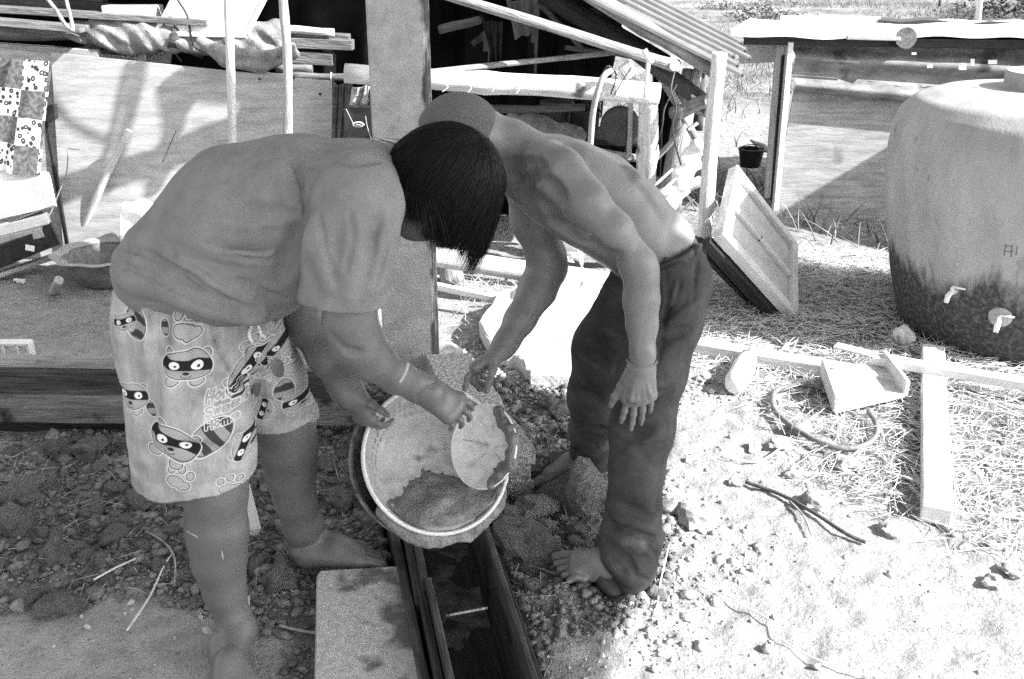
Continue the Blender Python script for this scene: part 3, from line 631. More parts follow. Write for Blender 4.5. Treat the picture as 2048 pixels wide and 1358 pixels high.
# second basin nested behind, seen as a dark lip at the left
lat('outer_bowl', [(0, -.12), (.12, -.12), (.165, -.06), (RB+.004, -.022), (RB+.012, -.018), (RB+.012, -.024), (.172, -.065), (.12, -.126), (0, -.126)], pose(bc+Vector((-.022, .0, -.004)), (.36, -.69, .62)), mat('dark_enamel', .06, .3, 14, .5, .3, 60, dark=(.5, 8, .62), spec=.5), bs)
pc = P(968, 893, 2.15); PM = pose(pc, (-.62, -.66, .42)); pt = thing('mortar_dish', 'small pale round dish caked with mortar pressed into the basin by the boy\'s hand', 'dish', pc)
lat('dish', [(0, -.036), (.055, -.032), (.088, -.014), (.100, 0), (.103, .003), (.100, .004), (.089, -.006), (.055, -.026), (0, -.030)], PM, mat('pale_dish', .55, .78, 30, .5, .3, 60, dark=(.38, 14, .60), spec=.5), pt)
mb = MB().tube([(.102*math.cos(q), .102*math.sin(q), .003) for q in np.linspace(0, 2*math.pi, 57)], .0028, 8); link('dish_rim', mb.mesh('dish_rim', white_old, True), pt, mw=PM)
for i in range(5):
    a = i*1.27+R.uniform(-.35, .35); r0_, r1_ = R.uniform(.01, .04), R.uniform(.05, .085); link('scratch', MB().tube([(r0_*math.cos(a), r0_*math.sin(a), -.0285), (r1_*math.cos(a+.08), r1_*math.sin(a+.08), -.023+.012*(r1_ > .06))], .0009, 5).mesh('scratch', mat('faint_scratch', .42, .5), True), pt, mw=PM)
CF_ = Field(pc-Vector((.16, .16, .16)), pc+Vector((.16, .16, .16)), .004)
for i in range(34):
    a = -1.35+i*.075; q = .086+.010*float(vnoise(i*.5, 1, 1)); CF_.cone(PM @ Vector((q*math.cos(a), q*math.sin(a), -.004)), PM @ Vector((q*math.cos(a)*1.08, q*math.sin(a)*1.08, .004)), .008+.005*R.random(), .007, .012)
for i in range(12):
    a = R.uniform(-1.3, .6); q = R.uniform(.06, .085); CF_.cone(PM @ Vector((q*math.cos(a), q*math.sin(a), -.016)), PM @ Vector((q*math.cos(a)+.006, q*math.sin(a), -.014)), .007, .006, .01)
CF_.disp(lambda X, Y, Z: .004*vnoise(X*90, Y*90, Z*90, 3)); link('mortar_crust', CF_.mesh('mortar_crust', wetm, 1), pt)
# ================================================================== PEOPLE
def skin(name, lo, hi, seed=0):
    m = mat(name, lo, hi, 7, .52, .25, 160, spec=.45, detail=4, bdist=.003)
    return m
skin_boy = mat('skin_boy', .105, .145, 7, .42, .25, 170, spec=.45, detail=5, bdist=.003, dark=(.17, 15, .70))
skin_man = mat('skin_man', .13, .185, 9, .40, .25, 150, spec=.45, detail=5, bdist=.003, dark=(.145, 30, .76))
shirt_m = mat('shirt_cotton', .17, .215, 18, .95, .6, 330, spec=.1, bdist=.002, dark=(.24, 17, .72))
denim_m = mat('trouser_denim', .036, .074, 11, .9, .5, 240, spec=.15, bdist=.002, dark=(.11, 9, .63))
hair_m = mat('black_hair', .002, .005, 30, .46, 0, spec=.2)
nail_m = mat('nail', .25, .3, 30, .35, 0)
def hit(fl, px, py, inset=0.0):
    """first point of a field along the sight line of a pixel"""
    d = ray(px, py); o = Vector((0, 0, H)); Y0 = fl.lo[1]; Y1 = fl.lo[1]+fl.n[1]*fl.h
    for i in range(int((Y1-Y0)/.002)):
        p = o+d*((Y0+i*.002)/d.y); q = np.floor((np.array(p)-fl.lo)/fl.h+.5).astype(int)
        if (q >= 0).all() and (q < fl.n).all() and fl.f[tuple(q)] < 0: return p+d.normalized()*inset
    return None
def stroke(fl, pts, rpx, k=.012, mode='c', inset=0.0, sub=4):
    """groove (mode c) or ridge (mode u) along a polyline of photo pixels, lying on the near surface; tapers at both ends"""
    Q = []
    for a, b in zip(pts[:-1], pts[1:]):
        for j in range(sub):
            t = j/sub; Q.append((a[0]+(b[0]-a[0])*t, a[1]+(b[1]-a[1])*t))
    Q.append(pts[-1]); W = []
    for i, (x, y) in enumerate(Q):
        h = hit(fl, x, y, inset)
        if h is not None: W.append((h, (rpx*.001)*(.35+.65*math.sin(math.pi*(i+.5)/len(Q)))))
    for (a, ra), (b, rb) in zip(W[:-1], W[1:]):
        if (a-b).length < .06: fl.cone(a, b, ra, rb, k, mode)
def hand(fl, wr, f, n, L, side, curl, spread=(.10, .03, -.03, -.10), thumb=(.55, .75, -.3), tcurl=.35, wrr=.14):
    wr = Vector(wr); f = Vector(f).normalized(); n = Vector(n); n = (n-f*n.dot(f)).normalized(); s = f.cross(n)*side; tips = []
    off = (.172, .060, -.056, -.162); kl = (.46, .48, .46, .42); fl_ = (.43, .49, .45, .35)
    for i in range(4):
        K = wr+f*kl[i]*L+s*off[i]*L-n*(.012*L*abs(i-1.2)); A = wr+s*off[i]*.55*L
        fl.cone(A, K, .062*L, .056*L, .02); fl.cone(A-n*.03*L, K-n*.02*L, .05*L, .05*L, .02)
        fl.cone(K+n*.012*L, K+n*.012*L, .056*L, .056*L, .012)
        d = (f+s*spread[i]).normalized(); p = K; r = [.0455*L, .043*L, .038*L, .032*L]
        if i == 3: r = [q*.86 for q in r]
        ang = 0; c = curl[i]
        for j, sg in enumerate((.44, .31, .25)):
            ang += c[j]; dd = (d*math.cos(ang)-n*math.sin(ang)).normalized(); q = p+dd*fl_[i]*L*sg
            fl.cone(p, q, r[j], r[j+1], .003 if j else .006)
            if j < 2: fl.cone(q, q, r[j+1]*1.10, r[j+1]*1.10, .003)
            p = q
        tips.append((p, dd))
    B = wr+f*.10*L+s*.13*L-n*.03*L; d = (f*thumb[0]+s*thumb[1]+n*thumb[2]).normalized(); p = B; r = [.078*L, .06*L, .052*L, .04*L]
    fl.cone(wr+s*.05*L, B+d*.1*L, .07*L, .07*L, .02)
    for j, sg in enumerate((.24, .19, .15)):
        dd = (d*math.cos(tcurl*j)+(f*.8-s*.6)*math.sin(tcurl*j)).normalized(); q = p+dd*sg*L; fl.cone(p, q, r[j], r[j+1], .008); p = q
    tips.append((p, dd)); return tips
def foot(fl, ank, heel, toe, inner, L=.24, wide=1.0):
    """ank: ankle joint; heel and toe: ground points; inner: unit vector to the big-toe side"""
    ank, heel, toe, inner = Vector(ank), Vector(heel), Vector(toe), Vector(inner); d = (toe-heel).normalized(); u = Vector((0, 0, 1))
    hc = heel+u*.032+d*.03
    fl.cone(ank, hc, .032, .032, .03); fl.cone(ank+d*.01, heel+d*.12*L/.24+u*.042, .032, .030, .035)
    ball = heel+d*L*.70
    for o, r in ((.028, .024), (.005, .021), (-.022, .018)):
        fl.cone(hc+inner*o*.3, ball+inner*o*wide+u*(r-.002), .030, r, .02)
        fl.cone(heel+d*.11+u*.045, ball+inner*o*wide+u*(r+.004), .026, r*.9, .02)
    for i, (o, ln, r) in enumerate(((.038, .27, .0140), (.0135, .27, .0095), (-.0065, .245, .0088), (-.0255, .21, .0082), (-.043, .165, .0082))):
        a = ball+inner*o*wide+u*.018-d*.01*i*.6; b = a+d*(L*ln)+u*-.002+inner*o*.12; m_ = (a+b)/2+u*.007
        fl.cone(a, m_, r*1.12, r, .006); fl.cone(m_, b-u*.004, r, r*1.08, .002)

# ---------------------------------------------------------------- the bare-chested man
man = thing('person', 'bare-chested lean man in dark trousers bending forward, one hand on his knee', 'person', G(1262, 1170))
SF = Field((-.30, 2.0, -.02), (.62, 2.90, 1.30), .004)
c = SF.chain
c([(1062, 348, 2.37, 66), (1130, 372, 2.37, 90), (1190, 402, 2.38, 93), (1245, 442, 2.39, 88), (1308, 500, 2.40, 80), (1340, 555, 2.40, 62)], .03, sy=1.28)
c([(1085, 322, 2.22, 44), (1078, 328, 2.5, 40)], .05); c([(1005, 268, 2.47, 24), (1060, 300, 2.5, 34)], .04)                                   # shoulder girdle
c([(1075, 330, 2.36, 50), (1020, 292, 2.35, 45), (975, 275, 2.34, 46)], .04, sy=1.1)    # neck
hc = P(918, 285, 2.33); SF.ell(hc+Vector((0, 0, .012)), (.100, .082, .100), .03)
SF.ell(hc+Vector((-.030, 0, -.055)), (.060, .062, .075), .03)                          # face looks down to the left
SF.ell(hc+Vector((-.085, 0, -.03)), (.022, .014, .02), .015); SF.ell(hc+Vector((-.05, 0, -.12)), (.026, .026, .022), .02)
for sgn in (-1, 1):
    SF.ell(hc+Vector((.012, sgn*.083, -.02)), (.018, .008, .03), .008); SF.ell(hc+Vector((-.078, sgn*.032, -.002)), (.015, .014, .009), .01, 'c')
    SF.ell(hc+Vector((-.068, sgn*.032, -.003)), (.012, .012, .012), .004)
# shoulder blade and spine
c([(1150, 335, 2.27, 42), (1240, 392, 2.28, 40)], .07)
c([(1110, 308, 2.46, 30), (1200, 345, 2.48, 28)], .05)
# near arm
c([(1118, 345, 2.17, 54), (1170, 402, 2.13, 44), (1225, 462, 2.115, 39), (1276, 528, 2.11, 33), (1284, 556, 2.10, 32)], .022)
c([(1284, 540, 2.115, 31), (1283, 598, 2.10, 34), (1284, 650, 2.095, 29), (1285, 705, 2.085, 23), (1284, 735, 2.08, 24)], .02)
c([(1297, 706, 2.07, 11)], .012); c([(1272, 620, 2.085, 16), (1276, 690, 2.075, 10)], .02)
for a, b in (((1278, 640), (1275, 712)), ((1290, 655), (1289, 700))): c([(a[0], a[1], 2.071, 6), (b[0], b[1], 2.066, 5)], .012)
HF1 = Field(P(1284, 735, 2.085)-Vector((.075, .07, .20)), P(1284, 735, 2.085)+Vector((.075, .07, .05)), .0022)
HF1.chain([(1285, 705, 2.085, 23), (1284, 735, 2.08, 24)], .02)
t1 = hand(HF1, P(1284, 735, 2.085), (-.02, .02, -1), (.12, -1, .05), .172, 1,
          [(.10, .22, .15), (.06, .12, .10), (.10, .14, .10), (.15, .25, .2)], spread=(.06, .01, -.04, -.10), thumb=(.85, .45, -.2), tcurl=.12)
for i in range(4): HF1.chain([(1278+i*5-4, 745, 2.070, 3), (1262+i*13, 795, 2.066, 3.5)], .010)     # tendons
for i, (x, y) in enumerate(((1262, 800), (1276, 803), (1290, 800), (1303, 792))): HF1.chain([(x, y, 2.066, 5)], .012)
# far arm
c([(1060, 370, 2.50, 50), (1068, 440, 2.52, 44), (1092, 510, 2.53, 36), (1098, 540, 2.53, 35)], .03)
c([(1094, 535, 2.53, 37), (1075, 580, 2.51, 37), (1040, 640, 2.47, 30), (1014, 682, 2.44, 24), (1003, 698, 2.43, 24)], .02)
HF2 = Field(P(1004, 697, 2.43)-Vector((.20, .12, .20)), P(1004, 697, 2.43)+Vector((.07, .12, .07)), .0024)
HF2.chain([(1014, 682, 2.44, 24), (1003, 698, 2.43, 24)], .02)
t2 = hand(HF2, P(1004, 697, 2.43), (-.80, -.12, -.58), (.30, .35, .9), .178, -1,
          [(.25, .45, .15), (.75, 1.0, .7), (.85, 1.1, .8), (.95, 1.1, .8)], spread=(.02, 0, -.02, -.05), thumb=(.75, .35, -.75), tcurl=.1)
# legs under the cloth, feet bare
c([(1345, 565, 2.34, 50), (1282, 860, 2.23, 44), (1262, 1010, 2.2, 38), (1256, 1105, 2.2, 26)], .03)
c([(1300, 570, 2.47, 50), (1200, 780, 2.6, 42), (1190, 860, 2.66, 38), (1186, 925, 2.72, 27)], .03)
heel = G(1282, 1168, .02); toe = G(1136, 1152, .02); heel.z = toe.z = .030
HF3 = Field(Vector(toe)-Vector((.06, .10, .03)), Vector(heel)+Vector((.07, .14, .12)), .003)
HF3.chain([(1260, 1060, 2.2, 31), (1256, 1105, 2.2, 26)], .03)
foot(HF3, P(1256, 1105, 2.2), heel, toe, (toe-heel).normalized().cross(Vector((0, 0, 1))), .235, 1.05)
hf = Vector((G(1200, 935).x, 2.74, .01)); foot(SF, P(1186, 925, 2.72), hf, hf+Vector((-.2, -.07, 0)), (-.3, -.95, 0), .235)
# ribs, collar hollow, spine line, armpit crease
for pts, r in ((((1060, 352), (1100, 372), (1122, 398)), 3), (((1085, 405), (1120, 435), (1180, 480), (1225, 520)), 4.5), (((1100, 440), (1150, 472), (1205, 500)), 3),
               (((1150, 452), (1200, 490), (1232, 512)), 6), (((1015, 330), (1050, 332), (1085, 330)), 4), (((1012, 345), (1045, 350), (1080, 346)), 3)):
    stroke(SF, pts, r, .03, 'c')
for pts, r in ((((1020, 338), (1085, 338)), 4), (((1255, 340), (1290, 378), (1320, 425)), 3)):
    stroke(SF, pts, r, .03, 'u', .004)
SF.disp(lambda X, Y, Z: .0016*vnoise(X*22, Y*22, Z*22, 5), (-.3, 2, 0), (.62, 2.9, 1.3))
link('body', joined('man_body', skin_man, [SF.vf(1), HF1.vf(1), HF2.vf(1), HF3.vf(1)]), man)
MB_ = MB()
for (p, d) in t1[:4]:
    pass
# close-cropped hair
HF = Field((hc.x-.14, hc.y-.13, hc.z-.10), (hc.x+.14, hc.y+.13, hc.z+.16), .005)
HF.ell(hc+Vector((0.002, 0, .014)), (.1025, .0845, .1025), .01)
HF.half(hc+Vector((-.04, 0, .0)), (-.62, 0, -.75)); HF.half(hc+Vector((.03, 0, .0)), (.35, 0, -.95))
crop_m = mat('grey_stubble_hair', .09, .14, 300, .85, .9, 420, bdist=.003)
link('cropped_hair', HF.mesh('cropped_hair', crop_m, 1), man, label='close-cropped grey hair on the back of his head')
# trousers
TF = Field((.08, 2.05, -.005), (.62, 2.92, .96), .0045); c = TF.chain
c([(1318, 508, 2.40, 78), (1336, 560, 2.40, 84)], .03, sy=1.40)
c([(1350, 560, 2.31, 74), (1335, 640, 2.28, 66), (1304, 740, 2.25, 66), (1283, 860, 2.22, 62), (1273, 940, 2.20, 52), (1268, 1010, 2.19, 51),
   (1262, 1075, 2.18, 59), (1250, 1130, 2.175, 58), (1240, 1158, 2.17, 44)], .03, sy=1.06)
c([(1292, 580, 2.49, 80), (1225, 700, 2.56, 78), (1200, 790, 2.6, 62), (1192, 860, 2.66, 50), (1180, 915, 2.72, 42)], .03)
# fly and waist end: cut flat above the belt
pw = P(1350, 500, 2.40); TF.half(pw+(P(1300, 440, 2.4)-P(1340, 530, 2.4)).normalized()*.022, (P(1300, 440, 2.4)-P(1340, 530, 2.4)).normalized(), (.0, 2.0, .80), (.65, 2.95, 1.0))
TF.half((0, 0, .008), (0, 0, -1), (.0, 2.0, -.1), (.65, 2.4, .03))
def strokes(fl, L, mode='c', k=.014, inset=0.0):
    for pts, r in L: stroke(fl, pts, r, k, mode, inset)
strokes(TF, [(((1212, 1062), (1255, 1085), (1310, 1100)), 12), (((1208, 1108), (1232, 1135), (1262, 1168)), 9), (((1230, 1028), (1270, 1044), (1318, 1060)), 11), (((1196, 1120), (1205, 1160), (1228, 1188)), 9)], 'u', .020, .004)
strokes(TF, [(((1220, 1044), (1262, 1061), (1312, 1080)), 9), (((1203, 1074), (1232, 1098), (1252, 1118), (1270, 1144)), 13), (((1224, 1116), (1254, 1146)), 8), (((1198, 1133), (1222, 1160), (1243, 1192)), 8),
             (((1265, 1150), (1296, 1160)), 6), (((1290, 1085), (1314, 1112)), 6)], k=.008)
strokes(TF, [(((1240, 1008), (1300, 1036)), 5), (((1225, 832), (1268, 868), (1300, 862)), 8), (((1232, 880), (1290, 905), (1325, 890)), 6), (((1238, 780), (1290, 806)), 5), (((1320, 640), (1350, 610), (1392, 590)), 5), (((1315, 690), (1350, 668), (1380, 660)), 4)], k=.022)
strokes(TF, [(((1345, 560), (1330, 640), (1318, 720)), 3), (((1330, 540), (1336, 590), (1330, 640)), 4), (((1362, 560), (1352, 600), (1335, 625)), 2.5), (((1395, 520), (1384, 600)), 4)], k=.008)
strokes(TF, [(((1385, 560), (1362, 700), (1338, 850), (1318, 1000), (1310, 1060)), 1.6)], 'u', .006)
strokes(TF, [(((1168, 700), (1210, 730)), 8), (((1150, 780), (1200, 800)), 8), (((1160, 850), (1210, 860)), 7), (((1150, 905), (1200, 890)), 7)], k=.02)
TF.disp(lambda X, Y, Z: .0014*vnoise(X*11, Y*11, Z*20, 8)+.0012*vnoise(X*40, Y*40, Z*50, 2))
link('trousers', TF.mesh('trousers', denim_m, 1), man)
# belt, loops, bracelet
pts = [h for h in (hit(TF, x, y, -.001) for x, y in ((1306, 542), (1325, 536), (1348, 527), (1372, 516), (1392, 503), (1400, 496))) if h is not None]
mb = MB()
for a in (-1, 0, 1): mb.tube([p+Vector((.0, 0, a*.0065)) for p in pts], .0065, 8)
mb.obj('belt', mat('belt_leather', .03, .06, 20, .5, .3, 90), man, smooth=True)
for x, y in ((1330, 531), (1390, 505)):
    h = hit(TF, x, y, -.008)
    if h is not None: MB().box(h, (.012, .006, .042), Matrix.Rotation(.25, 3, 'Y')).obj('belt_loop', denim_m, man, bevel=.002)
def ring(name, ctr, ax, r, t, m, par, **kw):
    ax = Vector(ax).normalized(); u = ax.orthogonal().normalized(); v = ax.cross(u)
    return MB().tube([Vector(ctr)+(u*math.cos(q)+v*math.sin(q))*r for q in [2*math.pi*i/24 for i in range(25)]], t, 6).obj(name, m, par, smooth=True, **kw)
fd = P(1040, 640, 2.47)-P(1014, 682, 2.44)
ring('bracelet', P(1018, 676, 2.444), fd, 25.5*M(1018, 676, 2.44), .0035, wire_m, man, label='dark cord bracelet on the far wrist')
ring('wristband', P(1284, 722, 2.086), (0, 0, 1), 29*M(1284, 722, 2.08), .003, mat('string', .15, .22, 30, .8, 0), man, label='thin pale string round the near wrist')

# ---------------------------------------------------------------- the boy
boy = thing('person', 'boy in plain T-shirt and animal-print shorts bending over the tilted mixing basin', 'person', G(470, 1300))
BF = Field((-1.10, 1.60, -.03), (.06, 2.52, 1.26), .0042); c = BF.chain
c([(360, 600, 2.05, 95), (450, 500, 2.05, 120), (590, 430, 2.05, 120), (690, 395, 2.05, 95)], .03, sy=1.1)
c([(730, 350, 2.05, 62), (790, 350, 2.05, 54), (835, 372, 2.04, 54)], .04)               # neck
bh = P(888, 372, 2.03); ax = (P(955, 280, 2.03)-P(822, 455, 2.03)).normalized(); fx = Vector((0, -1, 0)).cross(ax).normalized()
if fx.z > 0: fx = -fx
HR = Matrix((ax, Vector((0, 1, 0)), ax.cross(Vector((0, 1, 0))))).transposed()
BF.ell(bh, (.112, .080, .096), .03, rot=HR.to_4x4())
jaw = P(838, 425, 2.03); BF.ell(jaw, (.060, .056, .052), .035, rot=HR.to_4x4())
chin = P(822, 452, 2.03); BF.ell(chin, (.022, .024, .020), .02)
def on(a, f, y=0.0): return bh+ax*a+fx*f+Vector((0, y, 0))
BF.ell(on(-.02, .100), (.024, .013, .018), .012, rot=HR.to_4x4()); BF.ell(on(-.035, .098), (.012, .018, .012), .01)      # nose
BF.ell(on(-.062, .088), (.006, .024, .012), .004, rot=HR.to_4x4()); BF.ell(on(-.074, .082), (.006, .021, .012), .004, rot=HR.to_4x4())   # lips
for sg in (-1, 1):
    BF.ell(on(.012, .088, sg*.032), (.012, .018, .014), .01, 'c'); BF.ell(on(.012, .078, sg*.032), (.012, .013, .013), .003)
    BF.ell(on(-.012, -.012, sg*.082), (.03, .008, .018), .008, rot=HR.to_4x4())
# near arm
c([(712, 420, 1.87, 62), (704, 560, 1.86, 54), (700, 642, 1.86, 51)], .03)
c([(700, 640, 1.86, 51), (716, 684, 1.88, 51), (744, 718, 1.90, 43), (790, 750, 1.945, 34), (838, 775, 1.985, 29), (855, 783, 1.985, 29)], .02)
HF4 = Field(P(852, 782, 1.985)-Vector((.08, .10, .14)), P(852, 782, 1.985)+Vector((.18, .14, .09)), .0024)
HF4.chain([(838, 775, 1.985, 29), (862, 786, 1.985, 30)], .02)
HB = hand(HF4, P(854, 783, 1.985), (.80, .10, -.59), (.35, -.72, .60), .166, -1,
          [(.38, .42, .25), (.42, .48, .3), (.48, .5, .3), (.55, .55, .35)], spread=(.14, .04, -.06, -.16), thumb=(.8, .25, -.6), tcurl=.2, wrr=.16)
# far arm
c([(690, 470, 2.22, 58), (615, 610, 2.22, 46), (622, 650, 2.20, 44)], .03)
c([(622, 645, 2.20, 44), (655, 712, 2.15, 38), (688, 768, 2.10, 31), (700, 788, 2.085, 31)], .02)
HF5 = Field(P(702, 788, 2.085)-Vector((.10, .12, .18)), P(702, 788, 2.085)+Vector((.16, .14, .08)), .0024)
HF5.chain([(688, 768, 2.10, 31), (702, 790, 2.085, 31)], .02)
hand(HF5, P(702, 788, 2.085), (.42, -.10, -.90), (-.62, -.70, -.05), .150, -1,
     [(.45, .7, .5), (.5, .7, .5), (.55, .7, .5), (.6, .7, .5)], thumb=(.50, .80, .0), tcurl=.12)
# legs and bare feet
c([(375, 700, 1.98, 80), (425, 930, 1.95, 61), (430, 985, 1.94, 59), (434, 1060, 1.93, 57), (438, 1120, 1.925, 49), (450, 1180, 1.915, 37), (468, 1240, 1.905, 31), (474, 1262, 1.90, 32)], .03)
c([(444, 1060, 1.96, 48), (450, 1140, 1.94, 37)], .02)
c([(500, 720, 2.15, 84), (572, 855, 2.22, 55), (578, 900, 2.22, 52), (581, 950, 2.225, 45), (591, 1000, 2.23, 38), (606, 1050, 2.245, 37), (614, 1085, 2.25, 35)], .03)
hl = G(450, 1305); hl.z = 0.005; td = Vector((.38, -.92, 0)).normalized(); HF6 = Field(hl-Vector((.10, .30, .04)), hl+Vector((.20, .10, .14)), .003)
HF6.chain([(468, 1240, 1.905, 31), (474, 1262, 1.90, 32)], .03)
foot(HF6, P(476, 1258, 1.90), hl+td*-.0, hl+td*.235, td.cross(Vector((0, 0, 1)))*-1, .235, 1.15)
h2 = G(592, 1128, .02); t2_ = G(765, 1120, .02); h2.z = t2_.z = .022; HF7 = Field(h2-Vector((.06, .10, .04)), Vector(t2_)+Vector((.10, .12, .14)), .003)
HF7.chain([(606, 1050, 2.245, 37), (614, 1085, 2.25, 35)], .03)
foot(HF7, P(612, 1078, 2.255), h2, t2_, (t2_-h2).normalized().cross(Vector((0, 0, 1))), .235, 1.1)
for q in ((443, 1262, 1.875, 10),): c([q], .015)
strokes(BF, [(((660, 668), (690, 700), (720, 706)), 4), (((835, 800), (850, 790), (868, 772)), 3)], k=.014)
BF.disp(lambda X, Y, Z: .0012*vnoise(X*20, Y*20, Z*20, 5))
link('body', joined('boy_body', skin_boy, [BF.vf(1), HF4.vf(1), HF5.vf(1), HF6.vf(1), HF7.vf(1)]), boy)
# dried mortar smears on the skin
for pts in (((798, 764), (806, 752), (812, 738), (815, 727)), ((374, 1062), (388, 1070), (402, 1077)), ((594, 896), (612, 892)), ((443, 1100), (446, 1118)), ((497, 1192), (498, 1210))):
    hp = [hit(BF, x, y, .0012) for x, y in pts]
    if all(h is not None for h in hp): cable('mortar_smear', hp, .0046 if pts[0][0] == 798 else .0022, mat('smear', .3, .42, 60, .9, .3, 120), boy)
# T-shirt
TS = Field((-1.08, 1.62, .60), (-.02, 2.45, 1.28), .0045); c = TS.chain
c([(330, 530, 2.05, 86), (395, 502, 2.05, 116), (490, 458, 2.05, 164), (600, 430, 2.05, 157), (700, 402, 2.05, 116), (745, 372, 2.05, 84)], .03, sy=1.13)
c([(330, 545, 2.05, 84), (440, 560, 2.05, 70), (540, 570, 2.05, 62)], .05, sy=1.6)
c([(715, 385, 1.93, 86), (716, 385, 2.17, 86)], .05)
n0 = P(500, 640, 2.05)-P(240, 566, 2.05); n0.y = 0; nd = Vector((n0.z, 0, -n0.x)).normalized()
if nd.z > 0: nd = -nd
TS.half(P(370, 603, 2.05), nd, (-1.1, 1.6, .55), (-.50, 2.5, .95))
# sleeves
def sleeve(fl, a, b, ra, rb, pn, dn):
    A, B = P(*a), P(*b); ra *= M(*a); rb *= M(*b); fl.cone(A, B, ra, rb, .022, sy=.95)
    lo = np.minimum(P(*pn)-Vector((.16, .14, .14)), P(*pn)); hi = np.array(P(*pn))+np.array((.16, .14, .03))
    fl.half(P(*pn), dn, lo, hi); fl.cone(B+(B-A)*.15, A+(B-A)*.45, rb-.004, (ra+rb)/2-.016, .004, 'c', sy=.95)
SLV = Field((-.62, 1.60, .62), (-.10, 2.08, 1.16), .004)
sleeve(SLV, (716, 420, 1.885), (674, 660, 1.855), (90), (87), (678, 606, 1.85), (-.12, -.1, -1))
SLV.cone(P(716, 400, 1.96), P(716, 400, 1.90), .085, .088, .02)
TS.cone(P(690, 470, 2.2), P(625, 590, 2.24), .085, .075, .03); 
strokes(TS, [(((580, 325), (598, 350), (606, 400), (612, 445)), 5.5), (((556, 360), (585, 410), (603, 470), (606, 520)), 5), (((585, 322), (640, 335)), 3)], k=.009)
strokes(TS, [(((560, 330), (575, 380), (592, 430)), 7)], 'u', .025, .003)
strokes(TS, [(((250, 470), (310, 486), (380, 520), (450, 575), (520, 618)), 13), (((238, 508), (300, 530), (380, 578), (460, 622), (530, 636)), 12), (((236, 545), (310, 572), (390, 604), (450, 628)), 9), (((330, 455), (430, 490), (520, 505)), 9)], 'u', .035, .004)
strokes(TS, [(((244, 494), (300, 510), (375, 552), (450, 602), (525, 630)), 5), (((238, 530), (300, 550), (380, 594), (450, 622)), 4.5), (((330, 500), (400, 530), (470, 580)), 4), (((450, 515), (540, 520), (598, 500)), 5), (((480, 560), (540, 590), (580, 600)), 4)], k=.010)
strokes(TS, [(((420, 470), (520, 478), (600, 460)), 8), (((470, 420), (580, 430)), 6), (((590, 470), (560, 560)), 7)], k=.03)
strokes(SLV, [(((655, 430), (648, 500), (660, 575)), 3), (((712, 450), (705, 520), (700, 590)), 3.5), (((768, 450), (758, 520), (742, 590)), 3.5), (((630, 440), (618, 540)), 3)], 'u', .035, .003)
strokes(SLV, [(((640, 430), (650, 500), (672, 560)), 2), (((700, 420), (705, 470), (694, 540)), 1.6), (((790, 452), (772, 500), (752, 570)), 2.2), (((760, 430), (748, 470), (746, 510)), 1.5)], k=.012)
strokes(SLV, [(((606, 576), (670, 592), (754, 612)), 1.8)], k=.003)
for F_ in (TS, SLV): F_.disp(lambda X, Y, Z: .0035*vnoise(X*8+Z*6, Y*9, Z*14-X*5, 18)+.0013*vnoise(X*28, Y*28, Z*30, 2))
link('sleeve', SLV.mesh('sleeve', shirt_m, 1), boy)
COLR = [hit(TS, x, y, -.002) for x, y in ((752, 288), (782, 312), (800, 345), (808, 385))]
COLR = [q for q in COLR if q is not None]
if False: cable('collar_rib', COLR, .007, shirt_m, boy)
link('t_shirt', TS.mesh('t_shirt', shirt_m, 1), boy)
# shorts with a printed cotton
SH = Field((-1.08, 1.70, .34), (-.30, 2.50, .98), .0045); c = SH.chain
c([(335, 590, 2.05, 98), (345, 640, 2.03, 104), (430, 690, 2.05, 110)], .04, sy=1.2)
c([(345, 640, 2.0, 102), (356, 720, 1.97, 108), (380, 830, 1.95, 118), (388, 900, 1.945, 117), (390, 1050, 1.94, 118)], .03, sy=.92)
c([(470, 680, 2.12, 98), (520, 760, 2.17, 86), (566, 850, 2.2, 72), (585, 950, 2.2, 66)], .03)
hn = P(390, 978, 1.875); SH.half(hn, (.03, .05, -1), (-1.1, 1.6, .2), (hn.x+.25, 2.13, hn.z+.035))
hn2 = P(572, 850, 2.16); SH.half(hn2, (.0, .05, -1), (hn2.x-.085, 2.09, .2), (hn2.x+.2, 2.5, hn2.z+.04))
SH.cone(P(392, 1060, 1.94), P(384, 840, 1.95), .112, .10, .004, 'c', sy=.92); SH.cone(P(588, 960, 2.2), P(560, 810, 2.2), .064, .060, .004, 'c')
strokes(SH, [(((322, 600), (318, 680), (300, 760), (292, 840), (285, 900)), 11), (((262, 610), (258, 700), (272, 800)), 8), (((505, 690), (515, 760), (512, 850)), 9),
             (((430, 640), (470, 720), (505, 780)), 7), (((400, 640), (398, 720)), 5), (((540, 700), (575, 760)), 7), (((350, 760), (440, 770)), 6), (((300, 920), (380, 900), (460, 910)), 6)], k=.03)
strokes(SH, [(((340, 600), (335, 640), (335, 700)), 2.5)], k=.008)
SH.disp(lambda X, Y, Z: .003*vnoise(X*16, Y*12, Z*7, 28)+.0012*vnoise(X*40, Y*30, Z*40, 2))
strokes(SH, [(((276, 962), (390, 968), (500, 972)), 1.5), (((512, 833), (572, 840), (632, 838)), 1.5)], k=.003)

